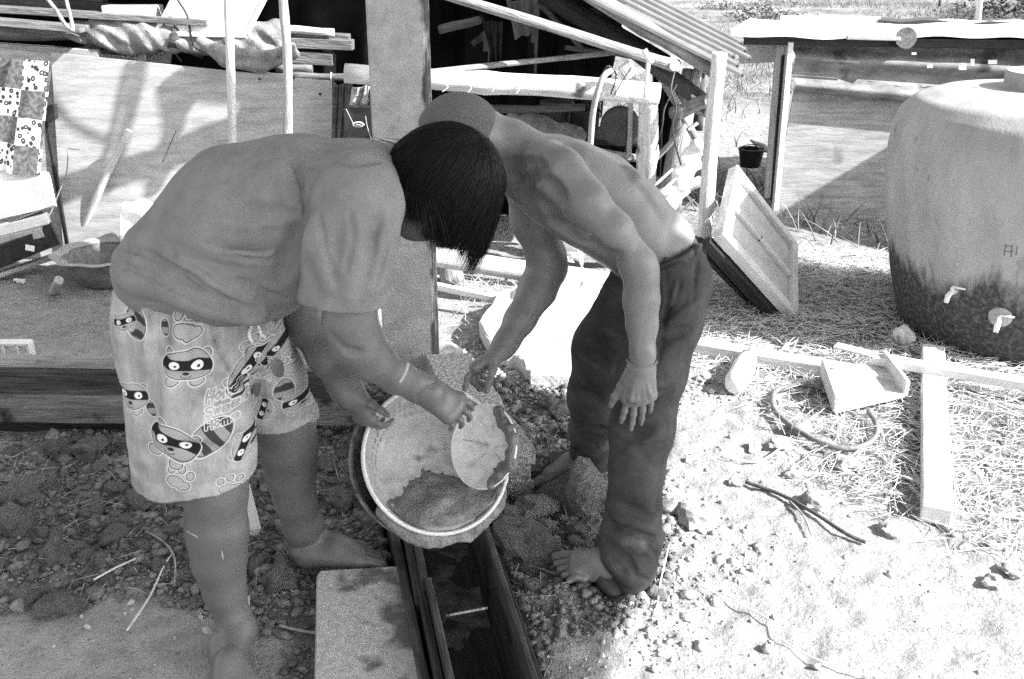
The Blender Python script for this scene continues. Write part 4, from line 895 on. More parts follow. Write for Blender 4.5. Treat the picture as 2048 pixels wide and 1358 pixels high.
# --- the print, drawn into a generated picture; positions are those on the cloth
IW, IH_ = 1150, 960; x0, x1, z0, z1 = -1.08, -.30, .34, .99
gx, gz = np.meshgrid(np.linspace(x0, x1, IW), np.linspace(z0, z1, IH_))
base = .30+.05*fbm(gx*40, gz*40, 0, 3, 4)+.03*fbm(gx*240, gz*60, 0, 2, 7)+.05*(np.clip(np.sin(gx*52)*np.sin(gz*38)*4, 0, 1))
img = np.clip(base, .05, .6)
def segd(px, pz, ax_, az, bx, bz):
    dx, dz = bx-ax_, bz-az; t = np.clip(((px-ax_)*dx+(pz-az)*dz)/max(dx*dx+dz*dz, 1e-9), 0, 1); return np.hypot(px-ax_-t*dx, pz-az-t*dz)
def paint(mask, v, a=1.0):
    global img
    mk = np.clip(mask, 0, 1)*a; img = img*(1-mk)+v*mk
AA = .0007
def local(px, py, ang, s):
    h = hit(SH, px, py)
    if h is None: return None
    m_ = s*.00105; ca, sa = math.cos(ang), math.sin(ang); X, Z = gx-h.x, gz-h.z
    return (X*ca+Z*sa)/m_, (-X*sa+Z*ca)/m_, AA/m_            # local units: photo pixels
def sm(d, aa): return .5-d/(2*aa)
def ellip(U, V, cx, cy, a, b, rot=0.0):
    ca, sa = math.cos(rot), math.sin(rot); u, v = (U-cx)*ca+(V-cy)*sa, -(U-cx)*sa+(V-cy)*ca
    k0 = np.hypot(u/a, v/b); k1 = np.hypot(u/a**2, v/b**2); return k0*(k0-1)/np.maximum(k1, 1e-6)
def blob(d, aa, fill, line=.03, lw=1.6, halo=.62):
    paint(sm(d-lw-1.2, aa), halo); paint(sm(d-lw/2, aa), line); paint(sm(d+lw/2, aa), fill)
def paw(px, py, ang=0, s=1.0):
    q = local(px, py, ang, s)
    if q is None: return
    U, V, aa = q; pad = np.minimum(ellip(U, V, -10, -6, 17, 13, -.5), ellip(U, V, 4, -18, 13, 10, .3))
    for cx, cy in ((-14, 22), (6, 20), (20, 4)): blob(ellip(U, V, cx, cy, 7.5, 9.5, -.3), aa, .36)
    blob(pad, aa, .37)
def tail(px, py, ang=0, s=1.0, a=24, b=34):
    q = local(px, py, ang, s)
    if q is None: return
    U, V, aa = q; d = ellip(U, V, 0, 0, a, b, .1); blob(d, aa, .28)
    st = np.clip(np.sin((V+.25*U)*.20)*6, 0, 1); paint(sm(d+1, aa)*st, .05)
def animal(px, py, ang=0, s=1.0):
    """a plain masked animal's face with round ears, and two paws"""
    q = local(px, py, ang, s)
    if q is None: return
    U, V, aa = q
    for cx in (-33, 33): blob(ellip(U, V, cx, 24, 8, 8), aa, .3)
    for cx in (-24, 20): blob(ellip(U, V, cx, -32, 13, 9, .2), aa, .37)
    d = ellip(U, V, 0, 0, 46, 30); blob(d, aa, .34)
    mk = np.maximum(d, np.abs(V-.0012*U*U-2)-11); paint(sm(mk, aa), .02)
    for cx in (-20, 20): paint(sm(ellip(U, V, cx, 2, 10, 8), aa), .75); paint(sm(ellip(U, V, cx+2, 1, 2.6, 2.6), aa), .02)
    paint(sm(ellip(U, V, 0, -17, 6, 4), aa), .03)
    paint(sm(np.abs(ellip(U, V, 0, -22, 9, 5))-.7, aa)*(V < -21), .03)
FONT = {'H': [[(0, 0), (0, 10)], [(6, 0), (6, 10)], [(0, 5), (6, 5)]], 'S': [[(6, 9), (3, 10), (0, 8), (1, 5.5), (5, 4.5), (6, 2), (3, 0), (0, 1)]],
        'o': [[(0, 3), (3, 6), (6, 3), (3, 0), (0, 3)]], 'm': [[(0, 0), (0, 6)], [(0, 5), (2, 6), (3, 5), (3, 0)], [(3, 5), (5, 6), (6, 5), (6, 0)]],
        'e': [[(0, 3), (6, 3), (5, 6), (1, 6), (0, 3), (1, 0), (6, .5)]], 'w': [[(0, 6), (1.5, 0), (3, 5), (4.5, 0), (6, 6)]], 't': [[(3, 9), (3, 1), (5, 0)], [(0.5, 6), (5.5, 6)]]}
def write(px, py, lines, ang=0.0, s=1.0):
    q = local(px, py, ang, s)
    if q is None: return
    U, V, aa = q; D = np.full(U.shape, 99.0)
    for r, w_ in enumerate(lines):
        for i, ch in enumerate(w_):
            for pl in FONT[ch]:
                for a, b in zip(pl[:-1], pl[1:]):
                    k = 1.9; ox, oy = i*15-28, -r*27+12+((i % 2)*2)
                    D = np.minimum(D, segd(U, V, a[0]*k+ox, a[1]*k+oy, b[0]*k+ox, b[1]*k+oy))
    paint(sm(np.abs(D-3.0)-.9, aa), .62)
for a in ((378, 650, .1, 1.05), (360, 958, 0, 1.0), (462, 968, .2, .8), (515, 690, .5, .8), (592, 720, .2, .8), (250, 940, .4, .7), (318, 582, 0, .7)): paw(*a)
for a in ((418, 880, -.9, 1.0, 30, 46), (276, 640, 0, 1.0, 22, 34), (486, 752, .3, .9, 18, 26), (568, 782, .1, .9, 20, 26), (304, 815, .3, .7, 12, 24), (330, 655, .1, .7, 10, 22)): tail(*a)
for a in ((370, 735, -.16, 1.0), (345, 888, -.5, 1.12), (606, 792, .05, .75), (508, 722, .9, .85), (490, 888, 1.2, .62), (568, 678, .8, .75), (262, 790, -.05, .8), (246, 645, .2, .5)): animal(*a)
write(442, 812, ('Home', 'Sweet', 'Home'), 0, .9); write(548, 745, ('Home', 'Sweet'), .7, .45)
im = bpy.data.images.new('shorts_print', IW, IH_); px_ = np.ones((IH_, IW, 4), np.float32); px_[..., :3] = (np.clip(img, 0, 1)[..., None])
im.colorspace_settings.name = 'Linear Rec.709' if 'Linear Rec.709' in [e.name for e in bpy.types.ColorManagedInputColorspaceSettings.bl_rna.properties['name'].enum_items] else im.colorspace_settings.name
im.pixels.foreach_set(px_.ravel()); im.update(); im.pack()
print_m = mat('printed_cotton', .3, .35, 10, .95, .3, 240, spec=.1, bdist=.002)
Nn, Lk, B = nodes_of(print_m); ti = Nn.new('ShaderNodeTexImage'); ti.image = im; uvn = Nn.new('ShaderNodeUVMap'); uvn.uv_map = 'UVMap'
Lk(uvn.outputs[0], ti.inputs[0]); Lk(ti.outputs[0], B.inputs['Base Color'])
me = SH.mesh('shorts', print_m, 1); uvl = me.uv_layers.new(name='UVMap')
co = np.zeros(len(me.vertices)*3, np.float32); me.vertices.foreach_get('co', co); co = co.reshape(-1, 3)
vi = np.zeros(len(me.loops), np.int32); me.loops.foreach_get('vertex_index', vi)
uvl.data.foreach_set('uv', np.stack([(co[vi, 0]-x0)/(x1-x0), (co[vi, 2]-z0)/(z1-z0)], 1).astype(np.float32).ravel())
link('shorts', me, boy)
# drawstring
for pts in (((512, 640), (520, 664), (530, 676)), ((505, 642), (498, 668), (504, 684))):
    hp = [hit(SH, x, y, -.004) for x, y in pts]
    if all(h is not None for h in hp): cable('drawstring', hp, .0045, white_old, boy)
# hair: a cap and thousands of strands falling from the crown
cz = (P(958, 268, 2.01)-bh).normalized(); e1 = Vector((0, -1, 0)); e1 = (e1-cz*e1.dot(cz)).normalized(); e2 = cz.cross(e1)
rx, ry, rz = .128, .095, .116
def onhead(a, ph, k=1.0):
    d = cz*math.cos(a)+(e1*math.cos(ph)+e2*math.sin(ph))*math.sin(a); l = HR.transposed() @ d
    r = 1/math.sqrt((l.x/rx)**2+(l.y/ry)**2+(l.z/rz)**2); return bh+d*r*k, d
facedir = (fx*.9-ax*.45).normalized()
vs, fs = [], []; n_ = 0; hr = random.Random(5)
CLN = [(hr.uniform(0, 2*math.pi), hr.gauss(0, .15), hr.uniform(1.0, 1.08)) for _ in range(330)]
for i in range(12500):
    pc_, dA, lf_ = CLN[i % len(CLN)]; ph = pc_+hr.gauss(0, .16); a0 = hr.uniform(0, 1.35) if i % 4 else hr.uniform(0, .3)
    sn = math.sin(pc_); A = 2.02+(.40*sn if sn > 0 else .10*sn)+dA+hr.uniform(-.15, .08); steps = 10; pts = []; free = None; lay = hr.uniform(.985, 1.045)
    p, d = onhead(a0, ph, lay)
    if d.dot(facedir) > .80: continue
    pts = [p]; tot = A-a0
    for j in range(1, steps+1):
        t = j/steps; a = a0+tot*t; cv = (.10+.06*math.sin(pc_*57))*math.sin(2.2*a+pc_*3+math.sin(pc_*91))
        phn = ph+(pc_-ph)*(.75*t*t)+cv
        if free is None:
            q, d = onhead(a, phn, lay*(1+(lf_-1)*t)+.015*t*t); stp = (q-pts[-1]).length
            if a > (1.62 if sn > -.35 else 1.30) or d.dot(facedir) > .62: free = ((q-pts[-1]).normalized(), stp)
            pts.append(q)
        else:
            fd_, stp = free; fd_ = (fd_*.86+Vector((-.55 if sn > .2 else -.1, 0, -1))*(.17 if sn > -.35 else .02)).normalized(); free = (fd_, stp); pts.append(pts[-1]+fd_*stp)
    W0 = hr.uniform(.0005, .0013); m_ = len(pts)
    for j, q in enumerate(pts):
        dd = (pts[min(j+1, m_-1)]-pts[max(j-1, 0)]).normalized(); o = (q-bh).normalized(); sx = dd.cross(o).normalized(); wd = W0*(1-(j/(m_-1))**3)+.00012
        vs += [q+sx*wd, q-sx*wd, q+o*wd*.8]
    for j in range(m_-1):
        b = n_+j*3
        for u in range(3): fs.append((b+u, b+(u+1) % 3, b+3+(u+1) % 3, b+3+u))
    n_ += 3*m_
hb = link('hair', npmesh('hair', [tuple(q) for q in vs], fs, hair_m, True), boy)
CF = Field((bh.x-.16, bh.y-.13, bh.z-.16), (bh.x+.16, bh.y+.13, bh.z+.16), .005); CF.ell(bh, (.122, .089, .109), .01, rot=HR.to_4x4())
CF.half(bh+facedir*.052, facedir); CF.half(bh-ax*.055, -ax)
link('hair_base', CF.mesh('hair_base', hair_m, 1), hb)
# ================================================================== SHADE: an unseen roof added to shade the working place
# its plan is where the photograph's shade is, carried up the sun's direction
ZC = 3.0; off = Vector((SUN.x, SUN.y, 0))*(ZC/SUN.z)
edge = [(-.02, .4), (.06, 1.3), (.22, 1.9), (.40, 2.55), (.52, 3.0), (.30, 3.22), (-.26, 3.52), (-1.2, 4.33), (-2.0, 4.84), (-3.4, 5.02), (-4.6, 5.2)]
can = thing('shade_roof', 'added boarded roof outside the picture, shaped to shade the workers', 'roof', (2, -.85, 0))
up = [Vector((x, y, 0))+off for x, y in edge]; n0_ = 0
def ed(x):
    """front edge of the roof: largest y for a given x"""
    for a, b in zip(up[:-1], up[1:]):
        pass
    return None
HOLES = [(P(1356, 466, 2.37), .032, .055)]  # gap left in the added roof so sun reaches the man's lower back
holes = [(p+SUN*((ZC-p.z)/SUN.z), a, b) for p, a, b in HOLES]
xr = max(p.x for p in up); xl = .35; wB = .155; x = xl
def span(xc):
    """y interval of the roof at this x"""
    ys_ = []
    pts = [Vector((up[0].x, -1.0, 0))]+up+[Vector((-6.2, up[-1].y+.9, 0)), Vector((-6.2, -1.0, 0))]
    for a, b in zip(pts, pts[1:]+pts[:1]):
        if (a.x-xc)*(b.x-xc) <= 0 and a.x != b.x: ys_.append(a.y+(b.y-a.y)*(xc-a.x)/(b.x-a.x))
    return sorted(ys_)
while x < xr:
    x2 = min(x+wB, xr); ya, yb = [], []
    for e in (x+.001, x2-.001): s_ = span(e); ya.append(s_[0]); yb.append(s_[-1]) if s_ else None
    if len(yb) == 2:
        cuts = sorted([(h.y-b, h.y+b, h, a) for h, a, b in holes if x-a < h.x < x2+a])
        segs = []; y0 = ya
        for c0, c1, h, a in cuts: segs.append((y0, [c0, c0])); y0 = [c1, c1]
        segs.append((y0, yb))
        for s0, s1 in segs:
            mb = MB(); g_ = .0; v = [(x, s0[0], ZC), (x2+.004, s0[1], ZC), (x2+.004, s1[1], ZC), (x, s1[0], ZC)]
            mb.add([(q[0], q[1], ZC-.008) for q in v]+[(q[0], q[1], ZC+.008) for q in v], [(3, 2, 1, 0), (4, 5, 6, 7), (0, 1, 5, 4), (1, 2, 6, 5), (2, 3, 7, 6), (3, 0, 4, 7)]); mb.obj('roof_board', wood_mid, can)
    x = x2
for y in (-.85, .1): beam('rafter', (.85, y, ZC-.06), (3.6, y, ZC-.06), .06, .1, wood_mid, can)
for x in (.9, 2.3, 3.5): log('post', (x, -.85, 0), (x, -.85, ZC-.1), .05, .045, bark_grey, can)
# unseen wall added to cast the slanting shadow on the right shed
nw = thing('shadow_wall', 'added plank wall beyond the right edge, there to cast a shadow', 'wall', (3.8, 5.5, 0))
for i in range(8):
    a = Vector((3.56+.07*i, 5.02+.14*i, 0)); MB().box(a+Vector((.03, .07, .78)), (.02, .155, 1.6), Matrix.Rotation(-.464, 3, 'Z')).obj('wall_board', ply, nw)

# ================================================================== THE OPEN SHED
hut = thing('open_shed', 'low open shed of rough poles with a corrugated roof, dark inside', 'shed', (0, 5, 0))
def cor(n, amp): return lambda u, v: amp*math.sin(2*math.pi*n*v)
FB = P(1480, 168, 4.32); BBk = P(1508, 104, 5.7); u_ = Vector((-.71, -.06, .335)).normalized(); roofm = mat('roof_sheet', .09, .14, 5, .55, .15, 40, dark=(.06, 5, .66), spec=.3)
def ribs(n, amp): return lambda u, v: amp*(abs(math.sin(math.pi*n*v))**.5)
for i in range(6):
    a, b = i/6, (i+1)/6+.03; lw = FB.lerp(BBk, a)+Vector((0, 0, .035))+u_*(.04*((i*7) % 3)); lw2 = FB.lerp(BBk, b)+u_*(.04*((i*7) % 3))
    sheet('roof_sheet', (lw+u_*1.05, lw, lw2, lw2+u_*1.05), roofm, .012, 8, 24, ribs(1, .012), hut)
apex = FB+u_*1.05
for i in range(3):
    y0, y1 = 5.10+i*1.0, 5.10+(i+1)*1.0+.05
    sheet('roof_sheet', ((-2.9, y0, 1.42), (apex.x+.02, y0, apex.z+.01), (apex.x+.02, y1, apex.z+.01), (-2.9, y1, 1.42)), roofm, .004, 8, 48, ribs(5, .02), hut)
# rafters under the front verge
log('verge_rafter', P(1135, -40, 4.38), P(1440, 150, 4.36), .036, .03, bark_grey, hut, .004); log('verge_rafter', P(1060, -30, 4.7), P(1330, 130, 4.7), .05, .045, wood_dark, hut, .004)
log('purlin', P(1180, 30, 4.9), P(1420, 215, 4.5), .04, .04, bark_dark, hut)
log('diagonal_brace', P(860, -20, 4.25), P(1350, 132, 4.28), .020, .023, bark_grey, hut, .003, .06); log('thin_rail', P(840, 148, 4.22), P(1235, 104, 4.6), .014, .010, bark_grey, hut, .003)
log('front_rail', P(690, 146, 4.2), P(1318, 188, 4.2), .040, .046, bark_pale, hut, .004, .08, 16, label='thick peeled white front rail')
log('corner_post', G(1300, 560)+Vector((0, .35, -.1)), P(1298, 186, 4.3), .046, .042, bark_pale, hut, .004); log('leaning_post', P(1338, 420, 4.75), P(1385, 140, 4.9), .055, .05, bark_grey, hut, .01)
log('back_post', P(1395, 260, 5.4), P(1400, 130, 5.4), .03, .03, bark_dark, hut); log('brace', P(1350, 225, 4.7), P(1420, 200, 4.4), .035, .03, bark_grey, hut)
log('tall_post', G(1392, 600)+Vector((0, .0, -.1)), P(1440, 106, 4.26), .034, .031, bark_pale, hut, .006, .08, 14, label='white peeled pole standing in front of the eaves')
log('lower_rail', P(835, 508, 4.4), P(1225, 566, 4.28), .047, .047, bark_pale, hut, .006, .08, 14, label='thick pale log lying low across the shed front')
log('big_post', (-1.17, 5.6, -.05), (-1.2, 5.6, 1.5), .088, .082, bark_dark, hut, .004, .08, 16)
log('middle_post', P(905, 560, 4.6), P(895, 510, 4.6), .06, .06, bark_grey, hut)
beam('sill_board', P(845, 566, 4.25), P(1010, 602, 4.12), .03, .03, wood_pale, hut)
beam('hanging_block', P(1248, 128, 4.22), P(1262, 152, 4.22), .06, .055, wood_mid, hut); log('purlin_end', P(1350, 132, 4.18), P(1352, 126, 5.2), .021, .021, bark_pale, hut, 0, .08, 16, label='pale sawn purlin end under the eaves')
log('plastic_pipe', P(1297, 122, 4.1), P(1290, 196, 4.1), .009, .009, white, hut, 0, 0, 10); log('plastic_pipe', P(1288, 100, 4.1), P(1303, 126, 4.1), .012, .012, white, hut, 0, 0, 10)
for nm, q in (('back_shade_sheet', ((-2.7, 7.9, 1.9), (.55, 7.9, 1.9), (.55, 7.9, -.05), (-2.7, 7.9, -.05))), ('side_shade_sheet', ((-2.7, 5.5, 1.5), (-2.7, 7.9, 1.5), (-2.7, 7.9, -.05), (-2.7, 5.5, -.05))), ('inner_shade_sheet', ((-1.0, 5.9, 1.9), (.42, 5.9, 1.9), (.42, 5.95, -.05), (-1.0, 5.95, -.05)))):  # dark sheets added so the interior reads as deep shade
    sheet(nm, q, shade_dark, .01, 60, 12, lambda u, v: .05*math.sin(u*30+v*2)+.02*math.sin(u*71), hut)
sheet('ceiling_shade_sheet', ((-2.6, 5.5, 1.40), (.3, 5.0, 1.44), (.3, 7.8, 1.44), (-2.6, 7.8, 1.40)), shade_dark, .01, 20, 12, lambda u, v: .03*math.sin(u*9)*math.sin(v*7), hut)
cable('hanging_wire', [P(1350, 140, 4.3), P(1342, 180, 4.25), P(1352, 215, 4.25), P(1345, 260, 4.25), P(1362, 330, 4.3)], .004, wire_m, hut)
cable('hanging_wire', [P(1356, 165, 4.3), P(1330, 215, 4.25), P(1325, 250, 4.25), P(1312, 300, 4.3)], .003, wire_m, hut)
# things kept inside and hung on it
def cloth(name, label, q, m, amp=.02, fr=14, cat='cloth', nu=30, nv=16, sag=.02, thick=.004, group=None):
    ph = R.uniform(0, 6); return sheet(name, q, m, thick, nu, nv, lambda u, v: (amp*math.sin(u*fr+ph+v*2)*(0.3+v)+amp*.4*math.sin(u*fr*2.3+v*5), (0, 0, -sag*math.sin(math.pi*u)*(1-v)+.015*float(vnoise(u*4, v*3, ph)))), None, label=label, cat=cat, group=group)
cloth('hanging_rag', 'limp striped cloth hanging inside the shed from the diagonal pole', (P(1008, -10, 4.6), P(1075, -10, 4.6), P(1082, 58, 4.6), P(1030, 75, 4.6)), cloth_d, .012)
cloth('hanging_shirt', 'dark shirt hanging deep inside the shed', (P(960, 30, 5.6), P(1006, 40, 5.6), P(1002, 130, 5.6), P(985, 125, 5.6)), mat('dim_cloth', .02, .05, 12), .015)
fm = mat('blanket', .12, .26, 14, .95, .6, 80)
BL = Field((-.15, 4.6, .2), (.62, 5.4, .95), .012)
for a, b, r_ in (((1000, 255), (1085, 258), 24), ((1070, 256), (1150, 272), 22), ((1030, 262), (1120, 280), 28)): BL.cone(P(a[0], a[1], 5.0), P(b[0], b[1], 5.0), r_*M(a[0], a[1], 5.0), r_*M(a[0], a[1], 5.0), .04)
BL.disp(lambda X, Y, Z: .012*vnoise(X*18, Y*10, Z*18, 5)+.006*vnoise(X*50, Y*20, Z*40, 6))
link('blanket_heap', BL.mesh('blanket_heap', fm, 1), label='rumpled grey blanket heaped on the shed bench behind the man\'s back', cat='blanket')
def pail(label, px, py, Y, rt, rb, h, m, cat='bucket', name='bucket', lid=False, handle=True):
    c_ = P(px, py, Y); t = thing(name, label, cat, c_); prof = [(rb, 0), (rt, h), (rt+.006, h), (rt+.006, h+.008), (rt-.004, h+.008), (rb-.004, .006), (0, .006)]
    lat('bucket_wall', [(0, 0)]+prof, Matrix.Translation(c_), m, t, 32)
    if lid: lat('lid', [(0, h+.012), (rt*.8, h+.012), (rt+.012, h+.01), (rt+.012, h-.012)], Matrix.Translation(c_), m, t, 32)
    if handle: cable('handle', [c_+Vector((-rt, 0, h)), c_+Vector((-rt*.6, -.03, h+.035)), c_+Vector((rt*.6, -.03, h+.035)), c_+Vector((rt, 0, h))], .003, wire_m, t)
    return t
dimp = mat('dim_plastic', .05, .09, 12, .6, .1)
beam('shed_shelf', P(1010, 262, 5.3), P(1300, 262, 5.3), .5, .03, wood_dark, hut, math.pi/2) if False else beam('shelf_board', P(1000, 262, 5.3), P(1310, 275, 5.2), .4, .025, wood_dark, hut)
pail('lidded grey plastic tub on the shed shelf', 1113, 250, 5.3, .078, .065, .115, dimp, 'tub', 'plastic_tub', True, False)
pail('dark low bucket beside the wire basket in the shed', 1170, 258, 5.2, .075, .07, .09, black)
bk = thing('wire_basket', 'dark slatted basket standing on the bucket in the shed', 'basket', P(1186, 232, 5.2))
for i in range(5): ring('hoop', P(1186, 232-i*10, 5.2), (0, 0, 1), .045+.002*i, .003, black, bk) if 'ring' in globals() else None
for i in range(14):
    q = i/14*2*math.pi; o_ = P(1186, 232, 5.2); MB().tube([o_+Vector((.045*math.cos(q), .045*math.sin(q), 0)), o_+Vector((.053*math.cos(q), .053*math.sin(q), .13))], .0025, 5).obj('rod', black, bk)
dk = thing('dark_drum', 'round dark pot bottom standing on edge by the corner post', 'pot', P(1240, 250, 5.0))
link('drum', MB().lathe([(0, .03), (.07, .03), (.095, .015), (.10, 0), (.10, -.05), (0, -.05)], 40).mesh('drum', mat('dim_pot', .06, .10, 14, .7, .2), True), dk, mw=pose(P(1240, 252, 5.0), (-.1, -1, .15)))
beam('drum_strap', P(1258, 232, 4.9), P(1254, 296, 4.9), .02, .02, wood_dark, dk)
hs = thing('garden_hose', 'thick grey hose looped over the front rail and hanging down', 'hose', P(1190, 240, 4.1))
cable('hose', [P(1222, 141, 4.14), P(1208, 152, 4.1), P(1196, 180, 4.1), P(1186, 225, 4.12), P(1181, 285, 4.15), P(1178, 330, 4.2)], .013, mat('hose_rubber', .28, .4, 20, .5, .1), hs)
beam('wooden_stick', P(1262, 190, 4.6), P(1258, 320, 4.6), .02, .02, wood_mid, None, label='thin upright slat left of the white corner post', cat='slat')
# branches added above the picture to cast the shadows on the plywood
ob = thing('shadow_branches', 'rough branches added just out of the picture to shadow the plywood wall', 'branches', (-.3, 4.4, 1.6))
def onwall(px, py, t): return P(px, py, 4.99)+SUN*t
for (pts_, r_) in ((((60, 385), (330, 310)), .045), (((330, 310), (600, 215)), .05), (((512, 120), (478, 330)), .03), (((478, 330), (440, 480)), .032), (((350, 150), (356, 250)), .028), (((356, 250), (318, 372)), .026), (((412, 150), (362, 240)), .02), (((292, 110), (240, 360)), .018),
                   (((272, 110), (218, 330)), .010), (((380, 150), (660, 175)), .05), (((600, 160), (640, 280)), .10)):
    log('branch', onwall(*pts_[0], 2.25), onwall(*pts_[1], 2.25), r_, r_*.85, bark_grey, ob, .01)
cable('hanging_loop', [onwall(x, y, 2.25) for x, y in ((112, 145), (140, 195), (180, 235), (226, 262), (240, 275))], .008, bark_grey, ob)
for i, (x, y) in enumerate(((888, 168), (935, 170), (1030, 172), (980, 168))):
    cable('bark_curl', [P(x, y, 4.16), P(x+8, y+6, 4.13), P(x-4+3*i, y+16, 4.12)], .0016, straw_m, hut)
for (a, b, r_, m_) in (((1200, -10), (1330, 62), .016, bark_grey), ((1062, -10), (1165, 98), .012, bark_dark), ((1130, 95), (1300, 120), .010, bark_dark), ((880, 60), (960, 40), .02, bark_dark), ((870, 220), (1170, 214), .02, bark_dark), ((1320, 150), (1405, 300), .02, bark_grey), ((1300, 330), (1372, 250), .014, bark_grey), ((1378, 214), (1420, 230), .02, bark_grey)):
    log('cross_pole', P(a[0], a[1], 4.72), P(b[0], b[1], 4.66), r_, r_*.9, m_, hut, .01)
log('stored_log', P(1318, 400, 4.6), P(1400, 362, 4.7), .03, .028, bark_grey, None, .01, label='grey log end lying behind the rods', cat='log')
log('stored_log', P(1160, 300, 5.0), P(1290, 318, 5.0), .022, .02, bark_grey, None, .01, label='thin grey log lying on the shed shelf behind the back of the man', cat='log')
cable('rope_tie', [P(1205, 150, 4.14), P(1216, 132, 4.13), P(1232, 150, 4.14), P(1222, 188, 4.13)], .0035, wire_m, hut)
cable('rope_tie', [P(1228, 190, 4.12), P(1246, 160, 4.12), P(1262, 136, 4.13)], .0025, wire_m, hut)
for i, (x, y) in enumerate(((1392, 196), (1362, 226), (1386, 252))): MB().box(P(x, y, 4.5), (.05, .02, .012), Matrix.Rotation(.5+i, 3, 'Y')).obj('splinter', bark_pale, hut)
# bag with an oval badge
bgm = thing('black_bag', 'black shoulder bag with a white oval badge hanging behind the post', 'bag', P(725, 290, 4.55))
sheet('bag_body', (P(690, 214, 4.5), P(790, 212, 4.5), P(790, 330, 4.5), P(700, 330, 4.5)), mat('black_nylon', .012, .02, 20, .5, .3, 200, spec=.5), .10, 14, 14, lambda u, v: .015*math.sin(u*6+v*3), bgm)
ovb = P(717, 249, 4.43); link('badge', MB().lathe([(0, .001), (.026, .001), (.027, 0)], 28).mesh('badge', white, True), bgm, mw=pose(ovb, (0, -1, .1)) @ Matrix.Diagonal((1, .46, 1, 1)))
link('badge_field', MB().lathe([(0, .0026), (.018, .0026), (.019, .0006)], 28).mesh('badge_field', black, True), bgm, mw=pose(ovb, (0, -1, .1)) @ Matrix.Diagonal((1, .5, 1, 1)))
for a, b in ((( -.011, -.003), (-.007, .003)), ((-.007, .003), (-.003, -.003)), ((-.003, -.001), (.010, .001)), ((.002, -.004), (.011, -.003))):
    mwv = pose(ovb, (0, -1, .1)); MB().tube([mwv @ Vector((a[0], a[1], .0036)), mwv @ Vector((b[0], b[1], .0036))], .0011, 5).obj('badge_mark', white, bgm)
cable('strap', [P(692, 218, 4.45), P(703, 240, 4.43), P(708, 252, 4.42)], .0018, mat('pale_stitch', .3, .5), bgm); cable('strap', [P(731, 232, 4.43), P(735, 255, 4.42), P(745, 285, 4.42)], .002, mat('pale_stitch', .3, .5), bgm)
cloth('plastic_bag', 'crumpled translucent grey plastic hanging above the black bag', (P(705, 168, 4.6), P(760, 165, 4.6), P(770, 214, 4.6), P(696, 212, 4.6)), mat('grey_plastic', .2, .5, 20, .3, .6, 40, spec=.6), .02, 22)
cloth('brown_curtain', 'dark cloth hanging between plywood wall and post', (P(664, 160, 4.9), P(706, 160, 4.9), P(700, 330, 4.9), P(664, 330, 4.9)), cloth_d, .012, 20)

# ================================================================== LEFT PLYWOOD WALL AND WHAT LIES ON IT
YW = 5.0
pw_ = thing('plywood_wall', 'sunlit plywood wall with pole shadows behind the boy', 'wall', P(380, 500, YW))
def PY(px, py, Y=YW): return P(px, py, Y)
sheet('panel', (PY(103, 105, 5.03), PY(668, 163, 4.98), PY(668, 560, 4.98), PY(128, 508, 5.03)), ply, .012, 8, 4, None, pw_, label='wide plywood panel')
sheet('panel', (PY(-160, 78, 5.08), PY(112, 108, 5.06), PY(135, 515, 5.06), PY(-160, 515, 5.08)), ply, .012, 8, 4, None, pw_)
beam('frame_leg', PY(86, 205, 4.97), PY(136, 498, 4.97), .018, .018, black, pw_)
beam('top_rail', PY(-100, 92, 5.1), PY(200, 112, 5.1), .05, .06, wood_mid, pw_)
mb = MB(); poly = [P(84, 212, 4.92), P(107, 210, 4.92), P(110, 238, 4.92), P(100, 246, 4.92), P(88, 240, 4.92)]
mb.add([p for p in poly]+[p+Vector((0, .04, 0)) for p in poly], [(0, 1, 2, 3, 4), (9, 8, 7, 6, 5)]+[(i, (i+1) % 5, 5+(i+1) % 5, 5+i) for i in range(5)]); mb.obj('bracket', black, pw_)
cable('wire', [PY(136, 300, 4.95), PY(133, 345, 4.94), PY(120, 380, 4.93), PY(106, 415, 4.9), PY(95, 432, 4.88), PY(60, 445, 4.86), PY(0, 440, 4.85)], .003, mat('grey_wire', .2, .3), pw_)
cable('wire', [PY(136, 297, 4.95), PY(160, 300, 4.96)], .002, wire_m, pw_); cable('wire', [PY(352, 262, 4.96), PY(340, 290, 4.96), PY(325, 325, 4.96)], .002, wire_m, pw_)
for x, y in ((572, 231), (587, 156), (640, 188), (519, 158)): link('nail_hole', MB().lathe([(0, .002), (.006, .002), (.007, 0)], 10).mesh('nail_hole', black), pw_, mw=pose(PY(x, y, 4.97), (0, -1, 0)))
# patchwork cloth with leopard print
pm = mat('patchwork', .1, .2); N, Lk, B = nodes_of(pm); N.clear(); out = N.new('ShaderNodeOutputMaterial'); B = N.new('ShaderNodeBsdfPrincipled'); Lk(B.outputs[0], out.inputs[0]); B.inputs['Roughness'].default_value = .95
uvn = N.new('ShaderNodeUVMap'); uvn.uv_map = 'UVMap'; mp = N.new('ShaderNodeMapping'); mp.inputs['Scale'].default_value = (3.1, 4, 1); Lk(uvn.outputs[0], mp.inputs[0])
ck = N.new('ShaderNodeTexChecker'); ck.inputs['Scale'].default_value = 1.0; ck.inputs[1].default_value = g3(0); ck.inputs[2].default_value = g3(1); Lk(mp.outputs[0], ck.inputs[0])
vo = N.new('ShaderNodeTexVoronoi'); vo.inputs['Scale'].default_value = 4.6; vo.inputs['Randomness'].default_value = .85; Lk(mp.outputs[0], vo.inputs['Vector'])
c1 = N.new('ShaderNodeValToRGB'); e = c1.color_ramp.elements; e[0].position = .0; e[0].color = g3(.30); e[1].position = .56; e[1].color = g3(.75)
